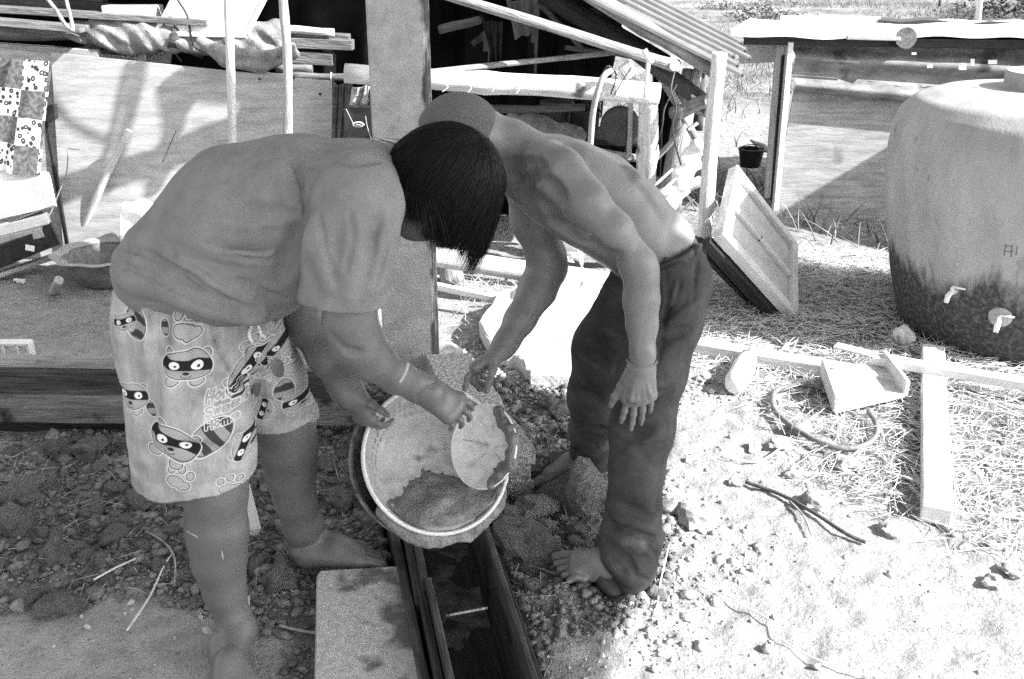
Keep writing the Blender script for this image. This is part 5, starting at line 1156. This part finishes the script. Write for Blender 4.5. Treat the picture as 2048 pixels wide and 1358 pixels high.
for p_, c_ in ((.15, .35), (.21, .03), (.40, .03), (.48, .75)): q = e.new(p_); q.color = g3(c_)
Lk(vo.outputs['Distance'], c1.inputs[0]); n5 = N.new('ShaderNodeTexNoise'); n5.inputs['Scale'].default_value = 7; Lk(mp.outputs[0], n5.inputs[0]); c2 = N.new('ShaderNodeValToRGB'); c2.color_ramp.elements[0].color = g3(.07); c2.color_ramp.elements[1].color = g3(.16); c2.color_ramp.elements[0].position = .4; c2.color_ramp.elements[1].position = .6; Lk(n5.outputs[0], c2.inputs[0])
mx = N.new('ShaderNodeMix'); mx.data_type = 'RGBA'; Lk(ck.outputs[0], mx.inputs[0]); Lk(c1.outputs[0], mx.inputs[6]); Lk(c2.outputs[0], mx.inputs[7]); Lk(mx.outputs[2], B.inputs['Base Color'])
cloth('patchwork_cloth', 'leopard-print and plain patchwork cloth hanging over the plywood at the left edge', (P(-62, 100, 4.86), P(104, 122, 4.86), P(76, 348, 4.86), P(-62, 338, 4.86)), pm, .012, 9, 'cloth', 34, 30, .01)
# white box with a dark appliance below the cloth
st = thing('white_cabinet', 'white boxy cabinet under the patchwork cloth at the left edge', 'cabinet', P(30, 480, 4.7))
sheet('front', (P(-120, 330, 4.9), P(98, 345, 4.9), P(112, 412, 4.84), P(-120, 470, 4.72)), white, .02, 6, 6, None, st)
beam('slot', P(12, 452, 4.68), P(86, 424, 4.74), .03, .022, black, st)
beam('lower_rim', P(-40, 470, 4.66), P(96, 436, 4.72), .05, .05, white_old, st); beam('tray', P(-40, 492, 4.64), P(88, 462, 4.7), .06, .05, mat('grey_box', .25, .4, 10), st)
beam('machine', P(-40, 522, 4.62), P(110, 462, 4.78), .16, .10, black, None, label='dark low machine with a small white label under the white cabinet', cat='machine')
MB().box(P(60, 496, 4.60), (.042, .003, .028), Matrix.Rotation(.2, 3, 'Y')).obj('paper_label', white, None, label='small white printed sticker on the dark machine', cat='sticker')
beam('plank', onground(-60, 580, .02), P(150, 498, 4.85), .05, .02, wood_mid, None, label='weathered plank on the ground in front of the dark machine', cat='plank')
beam('leaning_pole', onground(146, 505, .0)+Vector((.0, -.05, 0)), P(258, 262, 4.9), .036, .036, bark_pale, None, label='white painted pole leaning against the plywood wall', cat='pole') if False else log('leaning_pole', onground(146, 505)+Vector((0, -.05, 0)), P(258, 262, 4.92), .021, .016, bark_pale, None, .006, .08, label='pale pole leaning against the plywood wall', cat='pole')
sk = Field((-1.95, 4.55, -.02), (-1.35, 5.05, .42), .012)
sk.cone(P(225, 480, 4.82), P(240, 425, 4.86), .085, .07, .05); sk.cone(P(280, 480, 4.82), P(285, 420, 4.86), .085, .06, .05); sk.disp(lambda X, Y, Z: .012*vnoise(X*14, Y*14, Z*14, 3)+.004*vnoise(X*40, Y*40, Z*30, 3))
link('white_sack', sk.mesh('white_sack', white_old, 1), label='slumped white sack against the foot of the plywood wall', cat='sack')
# earthen bowl with wavy rim
bw = onground(196, 578); bo = thing('earthen_bowl', 'wide grey bowl with a wavy lip on the ground behind the boy', 'bowl', bw); wv = lambda q, r_, z_: r_*(1+(.035*math.cos(9*q) if z_ > .12 else 0))
bm_ = mat('bowl_clay', .13, .21, 26, .8, .3, 120)
lat('bowl_body', [(0, 0), (.12, 0), (.14, .012), (.18, .08), (.205, .140), (.235, .158), (.243, .154), (.238, .148), (.208, .135), (.187, .085), (.14, .02), (0, .012)][::1], Matrix.Translation(bw+Vector((.02, .12, 0))), bm_, bo, 72, wv)
lat('lip', [(.200, .146), (.224, .158), (.248, .161), (.254, .154), (.240, .148), (.215, .146), (.200, .140)], Matrix.Translation(bw+Vector((.02, .12, 0))), mat('bowl_lip', .24, .34, 20, .7, .2, 90), bo, 72, wv, label='pale wavy lip of the bowl')
log('short_stub', onground(108, 590, .012), P(118, 560, 4.25), .022, .02, wood_mid, None, 0, .1, label='short cut pole stub lying beside the wavy bowl', cat='stub')
# plastic bracket, litter at left
tp = thing('plastic_crate_part', 'broken piece of pale plastic grating at the left edge by the boards', 'plastic piece', P(30, 700, 3.22)); c0_ = P(28, 700, 3.24)
for dx, dz, wx, wz_ in ((0, .028, .13, .014), (0, -.028, .13, .014), (-.03, 0, .012, .06), (.02, 0, .012, .06), (.06, 0, .012, .06), (-.065, 0, .02, .06)): MB().box(c0_+Vector((dx, 0, dz)), (wx, .04, wz_)).obj('bar', white_old, tp, bevel=.003)
rb_ = thing('perforated_tag', 'small white perforated plastic piece on the ground left of the bowl', 'litter', onground(40, 570, .01)); MB().box(onground(40, 568, .015), (.06, .02, .02), Matrix.Rotation(-.3, 3, 'Z')).obj('strip', white_old, rb_, bevel=.004)
for i in range(2): MB().box(onground(34+i*12, 570-i*4, .018)+Vector((0, -.011, 0)), (.008, .003, .008)).obj('hole', black, rb_)
# poles in front of the wall
log('standing_pole', G(480, 590)+Vector((0, 0, -.05)), P(455, -40, 4.38), .020, .0175, bark_pale, None, .004, .06, 14, label='straight white peeled pole standing left, in front of the plywood', cat='pole')
log('standing_pole', G(590, 585)+Vector((0, 0, -.05)), P(563, -40, 4.40), .024, .018, mat('half_peeled', .28, .52, 9, .8, .6, 30, WS, dark=(.07, 5, .58)), None, .018, .12, 14, label='crooked knotty pole, dark bark on its lower half, right of the straight one', cat='pole')
rackw = mat('shaded_rack_wood', .07, .22, 8, .85, .7, 25, WS, dark=(.03, 7, .60))  # wood tone lowered to carry the shade of the roof above
# timber, boards and rolled cloth stacked on the rack
log('rack_log', P(-60, 62, 5.17), P(262, 70, 5.12), .035, .032, rackw, None, .01, label='grey log of the rack, its sawn end facing us above the plywood', cat='log')
log('rack_log', P(230, 66, 5.1), P(152, 118, 5.25), .03, .03, bark_dark, None, label='dark stub post under the sawn log', cat='log')
log('rack_log', P(175, 74, 5.12), P(420, 80, 5.14), .034, .034, rackw, None, label='log half wrapped in the rolled cloth', cat='log')
log('rack_log', P(545, 58, 5.14), P(668, 64, 5.14), .020, .018, bark_pale, None, label='thin pale pole end right of the crooked pole', cat='log')
log('rack_log', P(340, 72, 5.09), P(410, 98, 5.15), .05, .048, bark_dark, None, .0, .1, label='dark thick log end below the white tray', cat='log')
beam('rack_plank', P(-60, 14, 5.1), P(420, 45, 5.1), .10, .03, rackw, None, label='long top plank of the rack at upper left', cat='plank'); beam('rack_plank', P(-60, 38, 5.0), P(170, 58, 5.0), .12, .03, rackw, None, label='second plank below the long top plank', cat='plank')
beam('rack_plank', P(560, 84, 5.17), P(706, 90, 5.17), .08, .05, rackw, None, label='squared timber end sticking out left of the post', cat='plank'); beam('rack_plank', P(540, 110, 5.18), P(668, 118, 5.18), .08, .06, rackw, None, label='lower squared timber end, dark cracked', cat='plank')
log('rack_log', P(552, 136, 5.12), P(625, 138, 5.13), .020, .020, rackw, None, label='short round stub tied behind the crooked pole', cat='log'); log('rack_log', P(575, 150, 5.12), P(760, 158, 5.12), .02, .016, rackw, None, label='pole tied with a white string at the top of the plywood', cat='log')
ring('string_tie', P(663, 154, 5.12), (1, 0, 0), .021, .003, white, None, label='white string loop tied on the thin rail', cat='string')
RC = Field((-2.5, 4.9, .85), (-.75, 5.35, 1.40), .010)
for pts in ([(150, 62, 5.14, 20), (215, 62, 5.13, 30), (300, 72, 5.12, 34), (380, 78, 5.13, 26), (470, 88, 5.13, 30), (560, 62, 5.14, 24)], [(190, 60, 5.11, 12), (225, 92, 5.10, 12), (262, 100, 5.09, 12), (300, 78, 5.09, 12), (315, 56, 5.10, 12)], [(440, 80, 5.12, 14), (500, 112, 5.11, 18), (560, 100, 5.12, 14)], [(430, 84, 5.12, 12), (475, 96, 5.11, 14), (540, 84, 5.12, 12)]): RC.chain(pts, .02)
RC.disp(lambda X, Y, Z: .005*np.sin(75*(X*.75+Z*1.0)+4*vnoise(X*6, Y*6, Z*6, 9))+.010*vnoise(X*16+Z*22, Y*12, Z*10-X*8, 3)+.004*vnoise(X*50+Z*60, Y*30, Z*20, 3))
for pts in ([(400, 82, 4.98, 10), (450, 122, 4.96, 12), (520, 132, 4.96, 14), (590, 108, 4.98, 10)], [(410, 84, 4.98, 8), (455, 104, 4.94, 10), (540, 112, 4.94, 10), (585, 92, 4.96, 8)]): RC.chain(pts, .02)
link('rolled_cloth', RC.mesh('rolled_cloth', mat('shaded_gauze', .12, .30, 12, .95, .5, 90), 1), label='gauzy cloth, greyed to stand for roof shade, rolled and knotted round the rack pole', cat='cloth')  # roof shade is put into the cloth's darkened colour
fb = thing('foam_box', 'white foam box lying on top of the rack at upper left', 'box', P(265, 25, 5.18))
beam('box_body', P(216, 26, 5.18), P(318, 26, 5.18), .16, .075, white, fb, 0, .006); beam('box_lid', P(222, 40, 5.17), P(322, 38, 5.17), .15, .012, mat('grey_lid', .3, .4), fb)
beam('rack_plank', P(205, 52, 5.15), P(330, 50, 5.15), .1, .012, black, None, label='thin dark board directly under the foam box', cat='plank')
log('rack_log', P(-60, 8, 5.3), P(210, 2, 5.3), .05, .05, bark_dark, None, label='dark pole at the very top left above the planks', cat='log')
beam('rack_plank', P(290, 22, 5.25), P(100, 4, 5.3), .08, .05, black, None, label='black folded sheet end behind the foam box', cat='plank')
log('rack_log', P(180, 96, 5.2), P(300, 110, 5.2), .02, .02, rackw, None, label='thin crooked stick in the gap below the sawn log', cat='log')
beam('rack_plank', P(560, 66, 5.2), P(700, 74, 5.2), .06, .03, rackw, None, label='thin grey board behind the pale pole end', cat='plank')
log('rack_log', P(520, 152, 5.12), P(660, 162, 5.12), .022, .02, bark_dark, None, label='dark pole along the top edge of the plywood, right side', cat='log')
wt = thing('white_tray', 'white shallow tray standing tilted on the rack between the two poles', 'tray', P(420, 60, 5.09))
tq = (P(362, -30, 5.13), P(545, -30, 5.13), P(494, 68, 5.08), P(314, 64, 5.08)); sheet('tray_panel', tq, white, .012, 4, 4, None, wt)
beam('tray_rim', tq[3]+Vector((0, -.012, -.006)), tq[2]+Vector((0, -.012, -.006)), .02, .022, white, wt); beam('tray_rim', tq[2]+Vector((.0, -.012, 0)), tq[1]+Vector((0, -.012, 0)), .02, .022, white, wt); beam('tray_rim', tq[3]+Vector((0, -.012, 0)), tq[0]+Vector((0, -.012, 0)), .02, .022, white, wt)
cable('black_cable', [P(350, -8, 5.06), P(374, 30, 5.06), P(382, 70, 5.06), P(392, 96, 5.06), P(420, 106, 5.05), P(452, 104, 5.04)], .006, black, None, label='black cable looping down over the white tray to the straight pole', cat='cable')
cable('bent_branch', [P(88, -10, 4.7), P(112, 20, 4.66), P(130, 48, 4.64), P(146, 60, 4.63), P(140, 30, 4.66), P(130, -10, 4.7)], .009, bark_grey, None, label='thin branch bent into a hook over the rack at upper left', cat='branch')
sheet('white_board', (P(150, 95, 5.4), P(345, 98, 5.4), P(345, 135, 5.4), P(150, 128, 5.4)), white, .02, 2, 2, None, None, label='white board showing in the gap above the plywood', cat='board')
beam('upright_block', P(285, 98, 5.15), P(284, 122, 5.15), .06, .06, wood_mid, None, label='stubby upright block above the plywood rim', cat='block')
sheet('upper_shade_sheet', (P(1110, -40, 5.7), P(1262, -40, 5.7), P(1222, 155, 5.7), P(1110, 155, 5.7)), shade_dark, .01, 20, 6, lambda u, v: .02*math.sin(u*25), hut)  # from here down, more dark sheets added in place of interior shade
sheet('end_shade_sheet', (P(1306, 150, 5.4), P(1398, 190, 5.4), P(1368, 352, 5.4), P(1306, 352, 5.4)), shade_dark, .01, 20, 6, lambda u, v: .02*math.sin(u*25), hut)
sheet('shelf_shade_sheet', (P(1150, 262, 5.6), P(1292, 262, 5.6), P(1292, 420, 5.6), P(1150, 420, 5.6)), shade_dark, .01, 20, 6, lambda u, v: .02*math.sin(u*25), hut)
sheet('shelf_shade_sheet', (P(1140, 188, 5.75), P(1196, 190, 5.75), P(1196, 262, 5.75), P(1140, 262, 5.75)), shade_dark, .01, 10, 6, lambda u, v: .01*math.sin(u*25), hut)
sheet('rack_shade_sheet', (P(372, -60, 5.3), P(760, -60, 5.3), P(760, 150, 5.3), P(340, 140, 5.3)), shade_dark, .01, 40, 10, lambda u, v: .04*math.sin(u*25), hut)  # black sheet added for the darkness behind the rack

# ================================================================== RIGHT SHED AND JAR
rsd = thing('right_shed', 'shed of plywood and curved sheet under a low pale roof at the right', 'shed', (2.2, 6, 0))
YR = 6.0
curved = mat('mottled_sheet', .10, .26, 5, .7, .3, 40, (1, 1, 3), dark=(.04, 5, .62))
cvp = lambda u, v: .035*math.sin(2*math.pi*(v*1.9+.1))
sheet('curved_sheet', (P(1588, 82, YR), P(2120, 96, YR), P(2120, 235, YR-.05), P(1588, 182, YR-.05)), curved, .006, 40, 40, cvp, rsd)
sheet('plywood_panel', (P(1588, 178, YR+.03), P(2120, 205, YR+.03), P(2120, 580, YR+.03), P(1545, 425, YR+.03)), ply_dirty, .012, 8, 8, None, rsd)
beam('door_post', P(1550, 420, YR-.05), P(1580, 84, YR-.05), .032, .05, white_old, rsd); beam('door_post', P(1543, 400, YR), P(1566, 110, YR), .02, .04, black, rsd)
beam('door_post', P(1536, 395, YR+.02), P(1560, 88, YR+.02), .045, .04, bark_pale, rsd)
rfm = mat('pale_roof', .5, .68, 6, .8, .3, 40, dark=(.3, 8, .68))
sheet('roof_sheet', (P(1500, 42, 6.7), P(2200, 52, 6.9), P(2200, 76, 5.88), P(1462, 64, 5.88)), rfm, .035, 40, 24, lambda u, v: .010*math.sin(u*7)+.006*math.sin(u*31), rsd)
sheet('roof_sheet', (P(1560, 36, 7.1), P(1760, 38, 7.1), P(1762, 44, 6.7), P(1560, 47, 6.7)), rfm, .03, 10, 4, None, rsd)
sheet('roof_sheet', (P(1758, 37, 7.2), P(2200, 50, 7.2), P(2200, 56, 6.5), P(1758, 43, 6.5)), black, .02, 10, 4, lambda u, v: .01*math.sin(u*20), rsd)
log('roof_log', P(1812, 76, 5.86), P(1812, 70, 6.6), .050, .05, bark_grey, rsd, 0, .05, 20, label='round log end under the roof edge')
beam('batten', P(1693, 75, 5.86), P(1800, 78, 5.86), .02, .022, wood_mid, rsd); beam('eave_board', P(1488, 80, 5.95), P(2200, 92, 5.95), .02, .05, black, rsd)
sheet('roof_soffit', (P(1480, 60, 6.75), P(2200, 66, 6.75), P(2200, 84, 5.92), P(1488, 76, 5.92)), black, .01, 4, 4, None, rsd)
for i in range(3): beam('side_slat', P(1478, 92+i*14, 6.4), P(1572, 88+i*14, 6.3), .02, .045, white_old, rsd)
beam('side_post', P(1548, 215, 6.2), P(1556, 130, 6.2), .02, .04, bark_dark, rsd)
for i, (x, y, w_, h_) in enumerate(((1860, 132, 12, 8), (1925, 133, 16, 14), (1945, 125, 8, 14), (1985, 124, 18, 8), (1828, 107, 10, 5))): sheet('paper_scrap', (P(x-w_/2, y-h_/2, 5.9), P(x+w_/2, y-h_/2, 5.9), P(x+w_/2, y+h_/2, 5.9), P(x-w_/2, y+h_/2, 5.9)), mat('old_paper', .3, .5), .002, 1, 1, None, rsd, False)
# jar
jr = thing('water_jar', 'huge cement water jar with a dark wet foot and two taps at the right edge', 'water jar', JAR)
jp = [(.0, .0), (.44, 0), (.475, .015), (.505, .10), (.54, .22), (.575, .38), (.60, .52), (.620, .66), (.624, .76), (.616, .85), (.592, .915), (.54, .965), (.45, .995), (.34, 1.008), (.25, 1.012), (.215, 1.014), (.208, 1.02), (.210, 1.07), (.204, 1.078), (.19, 1.075), (.185, 1.02), (.0, .99)]
jpf = []
for a, b in zip(jp[:-1], jp[1:]):
    for j in range(4): jpf.append(((a[0]+(b[0]-a[0])*j/4)*.965, a[1]+(b[1]-a[1])*j/4))
jm = mat('jar_cement', .28, .40, 6, .85, .15, 110, (1, 1, .35), dark=(.17, 9, .66)); N, Lk, B = nodes_of(jm)
tc = N.new('ShaderNodeTexCoord'); sx = N.new('ShaderNodeSeparateXYZ'); Lk(tc.outputs['Object'], sx.inputs[0]); mp = N.new('ShaderNodeMapping'); mp.inputs['Scale'].default_value = (1, 1, .25); Lk(tc.outputs['Object'], mp.inputs[0])
nn = N.new('ShaderNodeTexNoise'); nn.inputs['Scale'].default_value = 7; nn.inputs['Detail'].default_value = 8; nn.inputs['Roughness'].default_value = .7; Lk(mp.outputs[0], nn.inputs[0])
ad = N.new('ShaderNodeMath'); ad.operation = 'MULTIPLY_ADD'; Lk(nn.outputs[0], ad.inputs[0]); ad.inputs[1].default_value = -.55; Lk(sx.outputs[2], ad.inputs[2])
mr = N.new('ShaderNodeMapRange'); mr.inputs[1].default_value = .10; mr.inputs[2].default_value = .0; mr.inputs[3].default_value = 0; mr.inputs[4].default_value = .93; Lk(ad.outputs[0], mr.inputs[0])
n6 = N.new('ShaderNodeTexNoise'); n6.inputs['Scale'].default_value = 60; n6.inputs['Detail'].default_value = 4; Lk(tc.outputs['Object'], n6.inputs[0]); c6 = N.new('ShaderNodeValToRGB'); c6.color_ramp.elements[0].color = g3(.02); c6.color_ramp.elements[1].color = g3(.10); c6.color_ramp.elements[0].position = .45; c6.color_ramp.elements[1].position = .7; Lk(n6.outputs[0], c6.inputs[0])
old = B.inputs['Base Color'].links[0].from_socket; mx = N.new('ShaderNodeMix'); mx.data_type = 'RGBA'; Lk(mr.outputs[0], mx.inputs[0]); Lk(old, mx.inputs[6]); Lk(c6.outputs[0], mx.inputs[7]); Lk(mx.outputs[2], B.inputs['Base Color'])
link('jar_body', MB().lathe(jpf, 96).mesh('jar_body', jm, True), jr, mw=Matrix.Translation(JAR))
def jar_hit(px, py):
    d = ray(px, py).normalized(); o = Vector((0, 0, H))
    for i in range(2000):
        p = o+d*(3+i*.002); r_ = math.hypot(p.x-JAR.x, p.y-JAR.y); rr_ = np.interp(p.z, [q[1] for q in jp[1:13]], [q[0]*.965 for q in jp[1:13]])
        if r_ < rr_: return p, Vector(((p.x-JAR.x)/r_, (p.y-JAR.y)/r_, 0))
    return o+d*4, Vector((0, -1, 0))
for (px, py, big_) in ((1912, 582, False), (2000, 638, True)):
    p, nrm = jar_hit(px, py); tp_ = thing('water_tap', 'white tap with a wide round collar, lower right on the jar' if big_ else 'small white tap with a lever, left on the jar foot', 'tap', p); s_ = nrm.cross(Vector((0, 0, 1)))
    MB().tube([p-nrm*.01, p+nrm*.04, p+nrm*.055+Vector((0, 0, -.008)), p+nrm*.062+Vector((0, 0, -.035))], [.011, .010, .011, .009], 12).obj('spout', white, tp_, smooth=True)
    MB().tube([p+nrm*.03, p+nrm*.03+Vector((0, 0, .022))], [.009, .007], 10).obj('valve', white, tp_, smooth=True)
    MB().tube([p+nrm*.03+Vector((0, 0, .024)), p+nrm*.03+Vector((0, 0, .026))-s_*.05*(-1 if px < 0 else 1)], [.005, .0035], 8).obj('lever', white, tp_, smooth=True)
    if big_: link('collar', MB().lathe([(0, .022), (.03, .018), (.042, .006), (.044, 0), (.02, -.01)], 32).mesh('collar', concrete, True), tp_, mw=pose(p+Vector((0, 0, .012)), nrm))
scr = mat('scratch_mark', .1, .16)
for a, b in (((2004, 492), (2024, 492)), ((2012, 488), (2008, 512)), ((2024, 490), (2022, 514)), ((2006, 502), (2026, 503)), ((2034, 492), (2032, 510)), ((1858, 350), (1857, 362))):
    MB().tube([jar_hit(*a)[0], jar_hit(*b)[0]], .0022, 5).obj('scratched_mark', scr, jr)
# leaning framed shutter
FR = [P(1466, 334, 4.45), P(1588, 492, 4.60), P(1586, 640, 4.13), P(1436, 472, 4.0)]
sh_ = thing('panelled_shutter', 'pale panelled wooden shutter leaning on its side beside the white pole', 'shutter', FR[2])
tl, tr_, br, bl = FR; U1 = (tr_-tl).normalized(); V1 = (bl-tl).normalized(); Nn_ = U1.cross(V1).normalized()
if Nn_.y > 0: Nn_ = -Nn_
def fbm_(a, b, nm, wd, th=.05, m=wood_pale): return beam(nm, a, b, wd, th, m, sh_, 0, .003)
def fbeam(a, b, nm, wd, th, m):
    z_ = (b-a).normalized(); x_ = z_.cross(Nn_).normalized(); y_ = z_.cross(x_); mw = Matrix.Translation(a) @ Matrix((x_, y_, z_)).transposed().to_4x4(); mb = MB().box((0, 0, (b-a).length/2), (wd, th, (b-a).length)); return link(nm, mb.mesh(nm, m, False, .003), sh_, mw=mw)
shm = mat('shutter_wood', .5, .72, 8, .7, .3, 30, dark=(.3, 9, .66))
i_ = .022
fbeam(tl+V1*i_, tr_+V1*i_, 'rail', .045, .05, shm); fbeam(bl-V1*i_, br-V1*i_, 'rail', .045, .05, shm); fbeam(tl+U1*i_+V1*.045, bl+U1*i_-V1*.045, 'stile', .045, .05, shm); fbeam(tr_-U1*i_+V1*.045, br-U1*i_-V1*.045, 'stile', .045, .05, shm)
for t in (.5,): fbeam(tl.lerp(bl, t)+U1*.05, tr_.lerp(br, t)-U1*.05, 'mid_rail', .03, .034, shm)
for a, b in ((.10, .45), (.55, .90)):
    q = (tl.lerp(bl, a)+U1*.05, tr_.lerp(br, a)-U1*.05, tr_.lerp(br, b)-U1*.05, tl.lerp(bl, b)+U1*.05); sheet('panel', tuple(p-Nn_*.006 for p in q), mat('shutter_panel', .42, .6, 8, .7, .3, 30), .012, 2, 2, None, sh_)
fbeam(bl-Nn_*.06+V1*.0, br-Nn_*.06, 'back_frame', .04, .05, wood_dark); beam('prop', bl-Nn_*.1+Vector((0, .05, 0)), Vector((br.x-.12, br.y+.2, 0)), .05, .05, wood_dark, sh_)
MB().tube([tl.lerp(br, .45), tl.lerp(br, .45)+Nn_*.015+V1*.02, tl.lerp(br, .45)+V1*.045], .003, 8).obj('latch', wire_m, sh_, smooth=True)
# ragged sack and rods by the pole
RG = Field((.45, 4.3, .1), (1.05, 4.9, .75), .010); rg = random.Random(9)
for i in range(16): t = i/15; x_ = 1395-55*t+rg.uniform(-16, 16); y_ = 295+150*t*rg.uniform(.7, 1); RG.cone(P(x_, y_, 4.5), P(x_+rg.uniform(-8, 8), y_+12, 4.5), rg.uniform(.02, .04), .025, .015)
RG.disp(lambda X, Y, Z: .008*vnoise(X*30, Y*30, Z*30, 3))
link('ragged_sacking', RG.mesh('ragged_sacking', white_old, 1), label='white ragged sacking bunched behind the tall white pole', cat='sacking')
for i in range(5): log('metal_rod', P(1308+i*9, 372+i*16, 4.42), P(1352+i*9, 332+i*17, 4.5), .006, .006, bark_pale, None, 0, 0, 8, label='thin pale rod poking out behind the man\'s back', cat='rod', group='rods sticking out behind the man')
pail('black plastic pail standing in the grass left of the right shed', 1500, 333, 6.7, .085, .065, .115, black)
sheet('tin_scrap', (P(1500, 280, 6.9), P(1530, 290, 6.9), P(1545, 308, 6.7), P(1520, 300, 6.7)), black, .01, 2, 2, None, None, label='dark scrap of tin beside the black pail', cat='scrap')
# ================================================================== TIMBER AND ODDMENTS ON THE RIGHT GROUND
def gbeam(nm, a, b, wd, th, m, label, zz=0.0, **kw):
    A, B_ = onground(*a), onground(*b); A.z = B_.z = max(A.z, B_.z)*.5+th/2+zz+.004; return beam(nm, A, B_, wd, th, m, None, 0, .004, label=label, cat='timber', **kw)
pt_m = mat('fresh_timber', .52, .68, 7, .8, .25, 30, WS)
gbeam('long_timber', (1862, 722), (1868, 1058), .082, .055, pt_m, 'thick pale beam pointing at the camera in the straw', 0)
gbeam('cross_timber', (1740, 758), (2300, 855), .055, .035, pt_m, 'straight pale batten resting across the thick beam', .058)
gbeam('cross_timber', (1360, 706), (1800, 785), .075, .055, mat('split_timber', .4, .62, 7, .85, .6, 30, WS, dark=(.05, 8, .62)), 'splintered old batten running from the man\'s leg to the wooden tray', 0)
gbeam('short_lath', (1665, 726), (1740, 746), .05, .012, pt_m, 'short white lath on the splintered batten', .06)
ty = thing('wooden_tray', 'small open-ended wooden tray with two side walls in the straw', 'tray', onground(1730, 800, .02))
TA, TBq, TC, TD = onground(1668, 842, .03), onground(1808, 812, .03), onground(1760, 758, .05), onground(1640, 775, .05)
sheet('tray_floor', (TD, TC, TBq, TA), mat('tray_wood', .4, .6, 8, .8, .3, 40), .012, 2, 2, None, ty, False)
for a, b in ((TA, TD), (TBq, TC)): beam('tray_side', a+Vector((0, 0, .028)), b+Vector((0, 0, .028)), .018, .062, mat('tray_wood', .4, .6), ty, 0)
bt = thing('plastic_bottle', 'white plastic bottle lying on the clods at the end of the old batten', 'bottle', onground(1480, 780, .03)); a = onground(1466, 802, .045); b = onground(1502, 735, .06)
d = (b-a); MB().tube([a-d*.02, a, a+d*.12, a+d*.3, a+d*.55, a+d*.7, a+d*.86, a+d*.92], [.012, .034, .042, .040, .041, .036, .016, .014], 20).obj('bottle_body', white, bt, smooth=True)
MB().tube([a+d*.92, a+d*1.02], [.018, .018], 16).obj('cap', white_old, bt)
hp_ = [(1640, 795), (1600, 790), (1565, 795), (1545, 808), (1545, 835), (1565, 862), (1605, 888), (1650, 910), (1690, 917), (1725, 912), (1748, 892), (1750, 865), (1735, 838)]
pts = [onground(x, y, .028) for x, y in hp_]; mb = MB()
cable('rubber_hoop', pts, .0095, rubber, None, 8, 4, label='bent grey rubber strip curving in a loop below the tray', cat='hoop')
# far: post and shrubs
log('field_post', G(1955, 62)+Vector((0, 0, -.1)), P(1962, -30, 17.5), .05, .05, white, None, 0, 0, label='slanting white post in the far field at upper right', cat='post')
for (px, py, s_, lb) in ((1520, 48, .7, 'dark low bush in the field just above the shed roof'), (1440, 25, .5, 'pale bush at the upper corner of the corrugated roof'), (2030, 40, 1.2, 'dark scrub at the top right corner'), (1930, 48, .5, 'small dark weed clump left of the field post')):
    p = G(px, py+4); p.z += .0; rs = np.random.RandomState(int(px)); n = 500; q = rs.normal(0, 1, (n, 3))*np.array([s_*.5, s_*.4, s_*.25])+np.array([p.x, p.y, .12*s_])
    q[:, 2] = np.abs(q[:, 2])
    o = blades('field_bush', q, .16*s_, .05*s_, mat('bush_leaf', .05, .14, 9, .8, 0), lb, 'bush', int(px)+1, (-.6, 1.3)); del o['kind']
# grass stalks and leafy weed by the low rail
wl = thing('leafy_weed', 'small weed with pale oval leaves by the low rail', 'weed', P(1130, 540, 4.1))
for (x, y) in ((1128, 512), (1148, 510), (1118, 525), (1140, 520)):
    p = P(x, y, 4.05); link('leaf', MB().add([(-.02, 0, 0), (0, .011, .004), (.024, 0, 0), (0, -.011, .004)], [(0, 1, 2, 3)]).mesh('leaf', white_old), wl, mw=pose(p, (R.uniform(-.4, .4), -.7, .6), R.uniform(-.6, .3)))
cable('stem', [G(1150, 600), P(1140, 560, 4.08), P(1132, 515, 4.05)], .002, straw_m, wl)
for i, ((a, b), (c_, d_)) in enumerate((((1120, 612), (1205, 540)), ((1165, 615), (1215, 560)), ((1140, 600), (1180, 575)), ((1150, 480), (1168, 545)), ((1160, 476), (1165, 530)))):
    log('dead_branch', P(a, b, 4.1), P(c_, d_, 4.15), .006, .004, bark_pale, None, .02, .1, 8, label=('pale dead branch in the litter below the rail, no. %d from the left' % (i+1)) if False else ['long pale branch slanting up to the trousers', 'short pale branch beside the dark trouser leg', 'flat pale twig in front of the low rail', 'thin stake standing behind the man\'s elbow', 'bare twig crossing the thin stake'][i], cat='branch')
log('orange_stone', P(1030, 585, 4.05), P(1040, 595, 4.05), .045, .04, white_old, None, 0, .3, label='knobbly pale stump under the low rail', cat='stump')
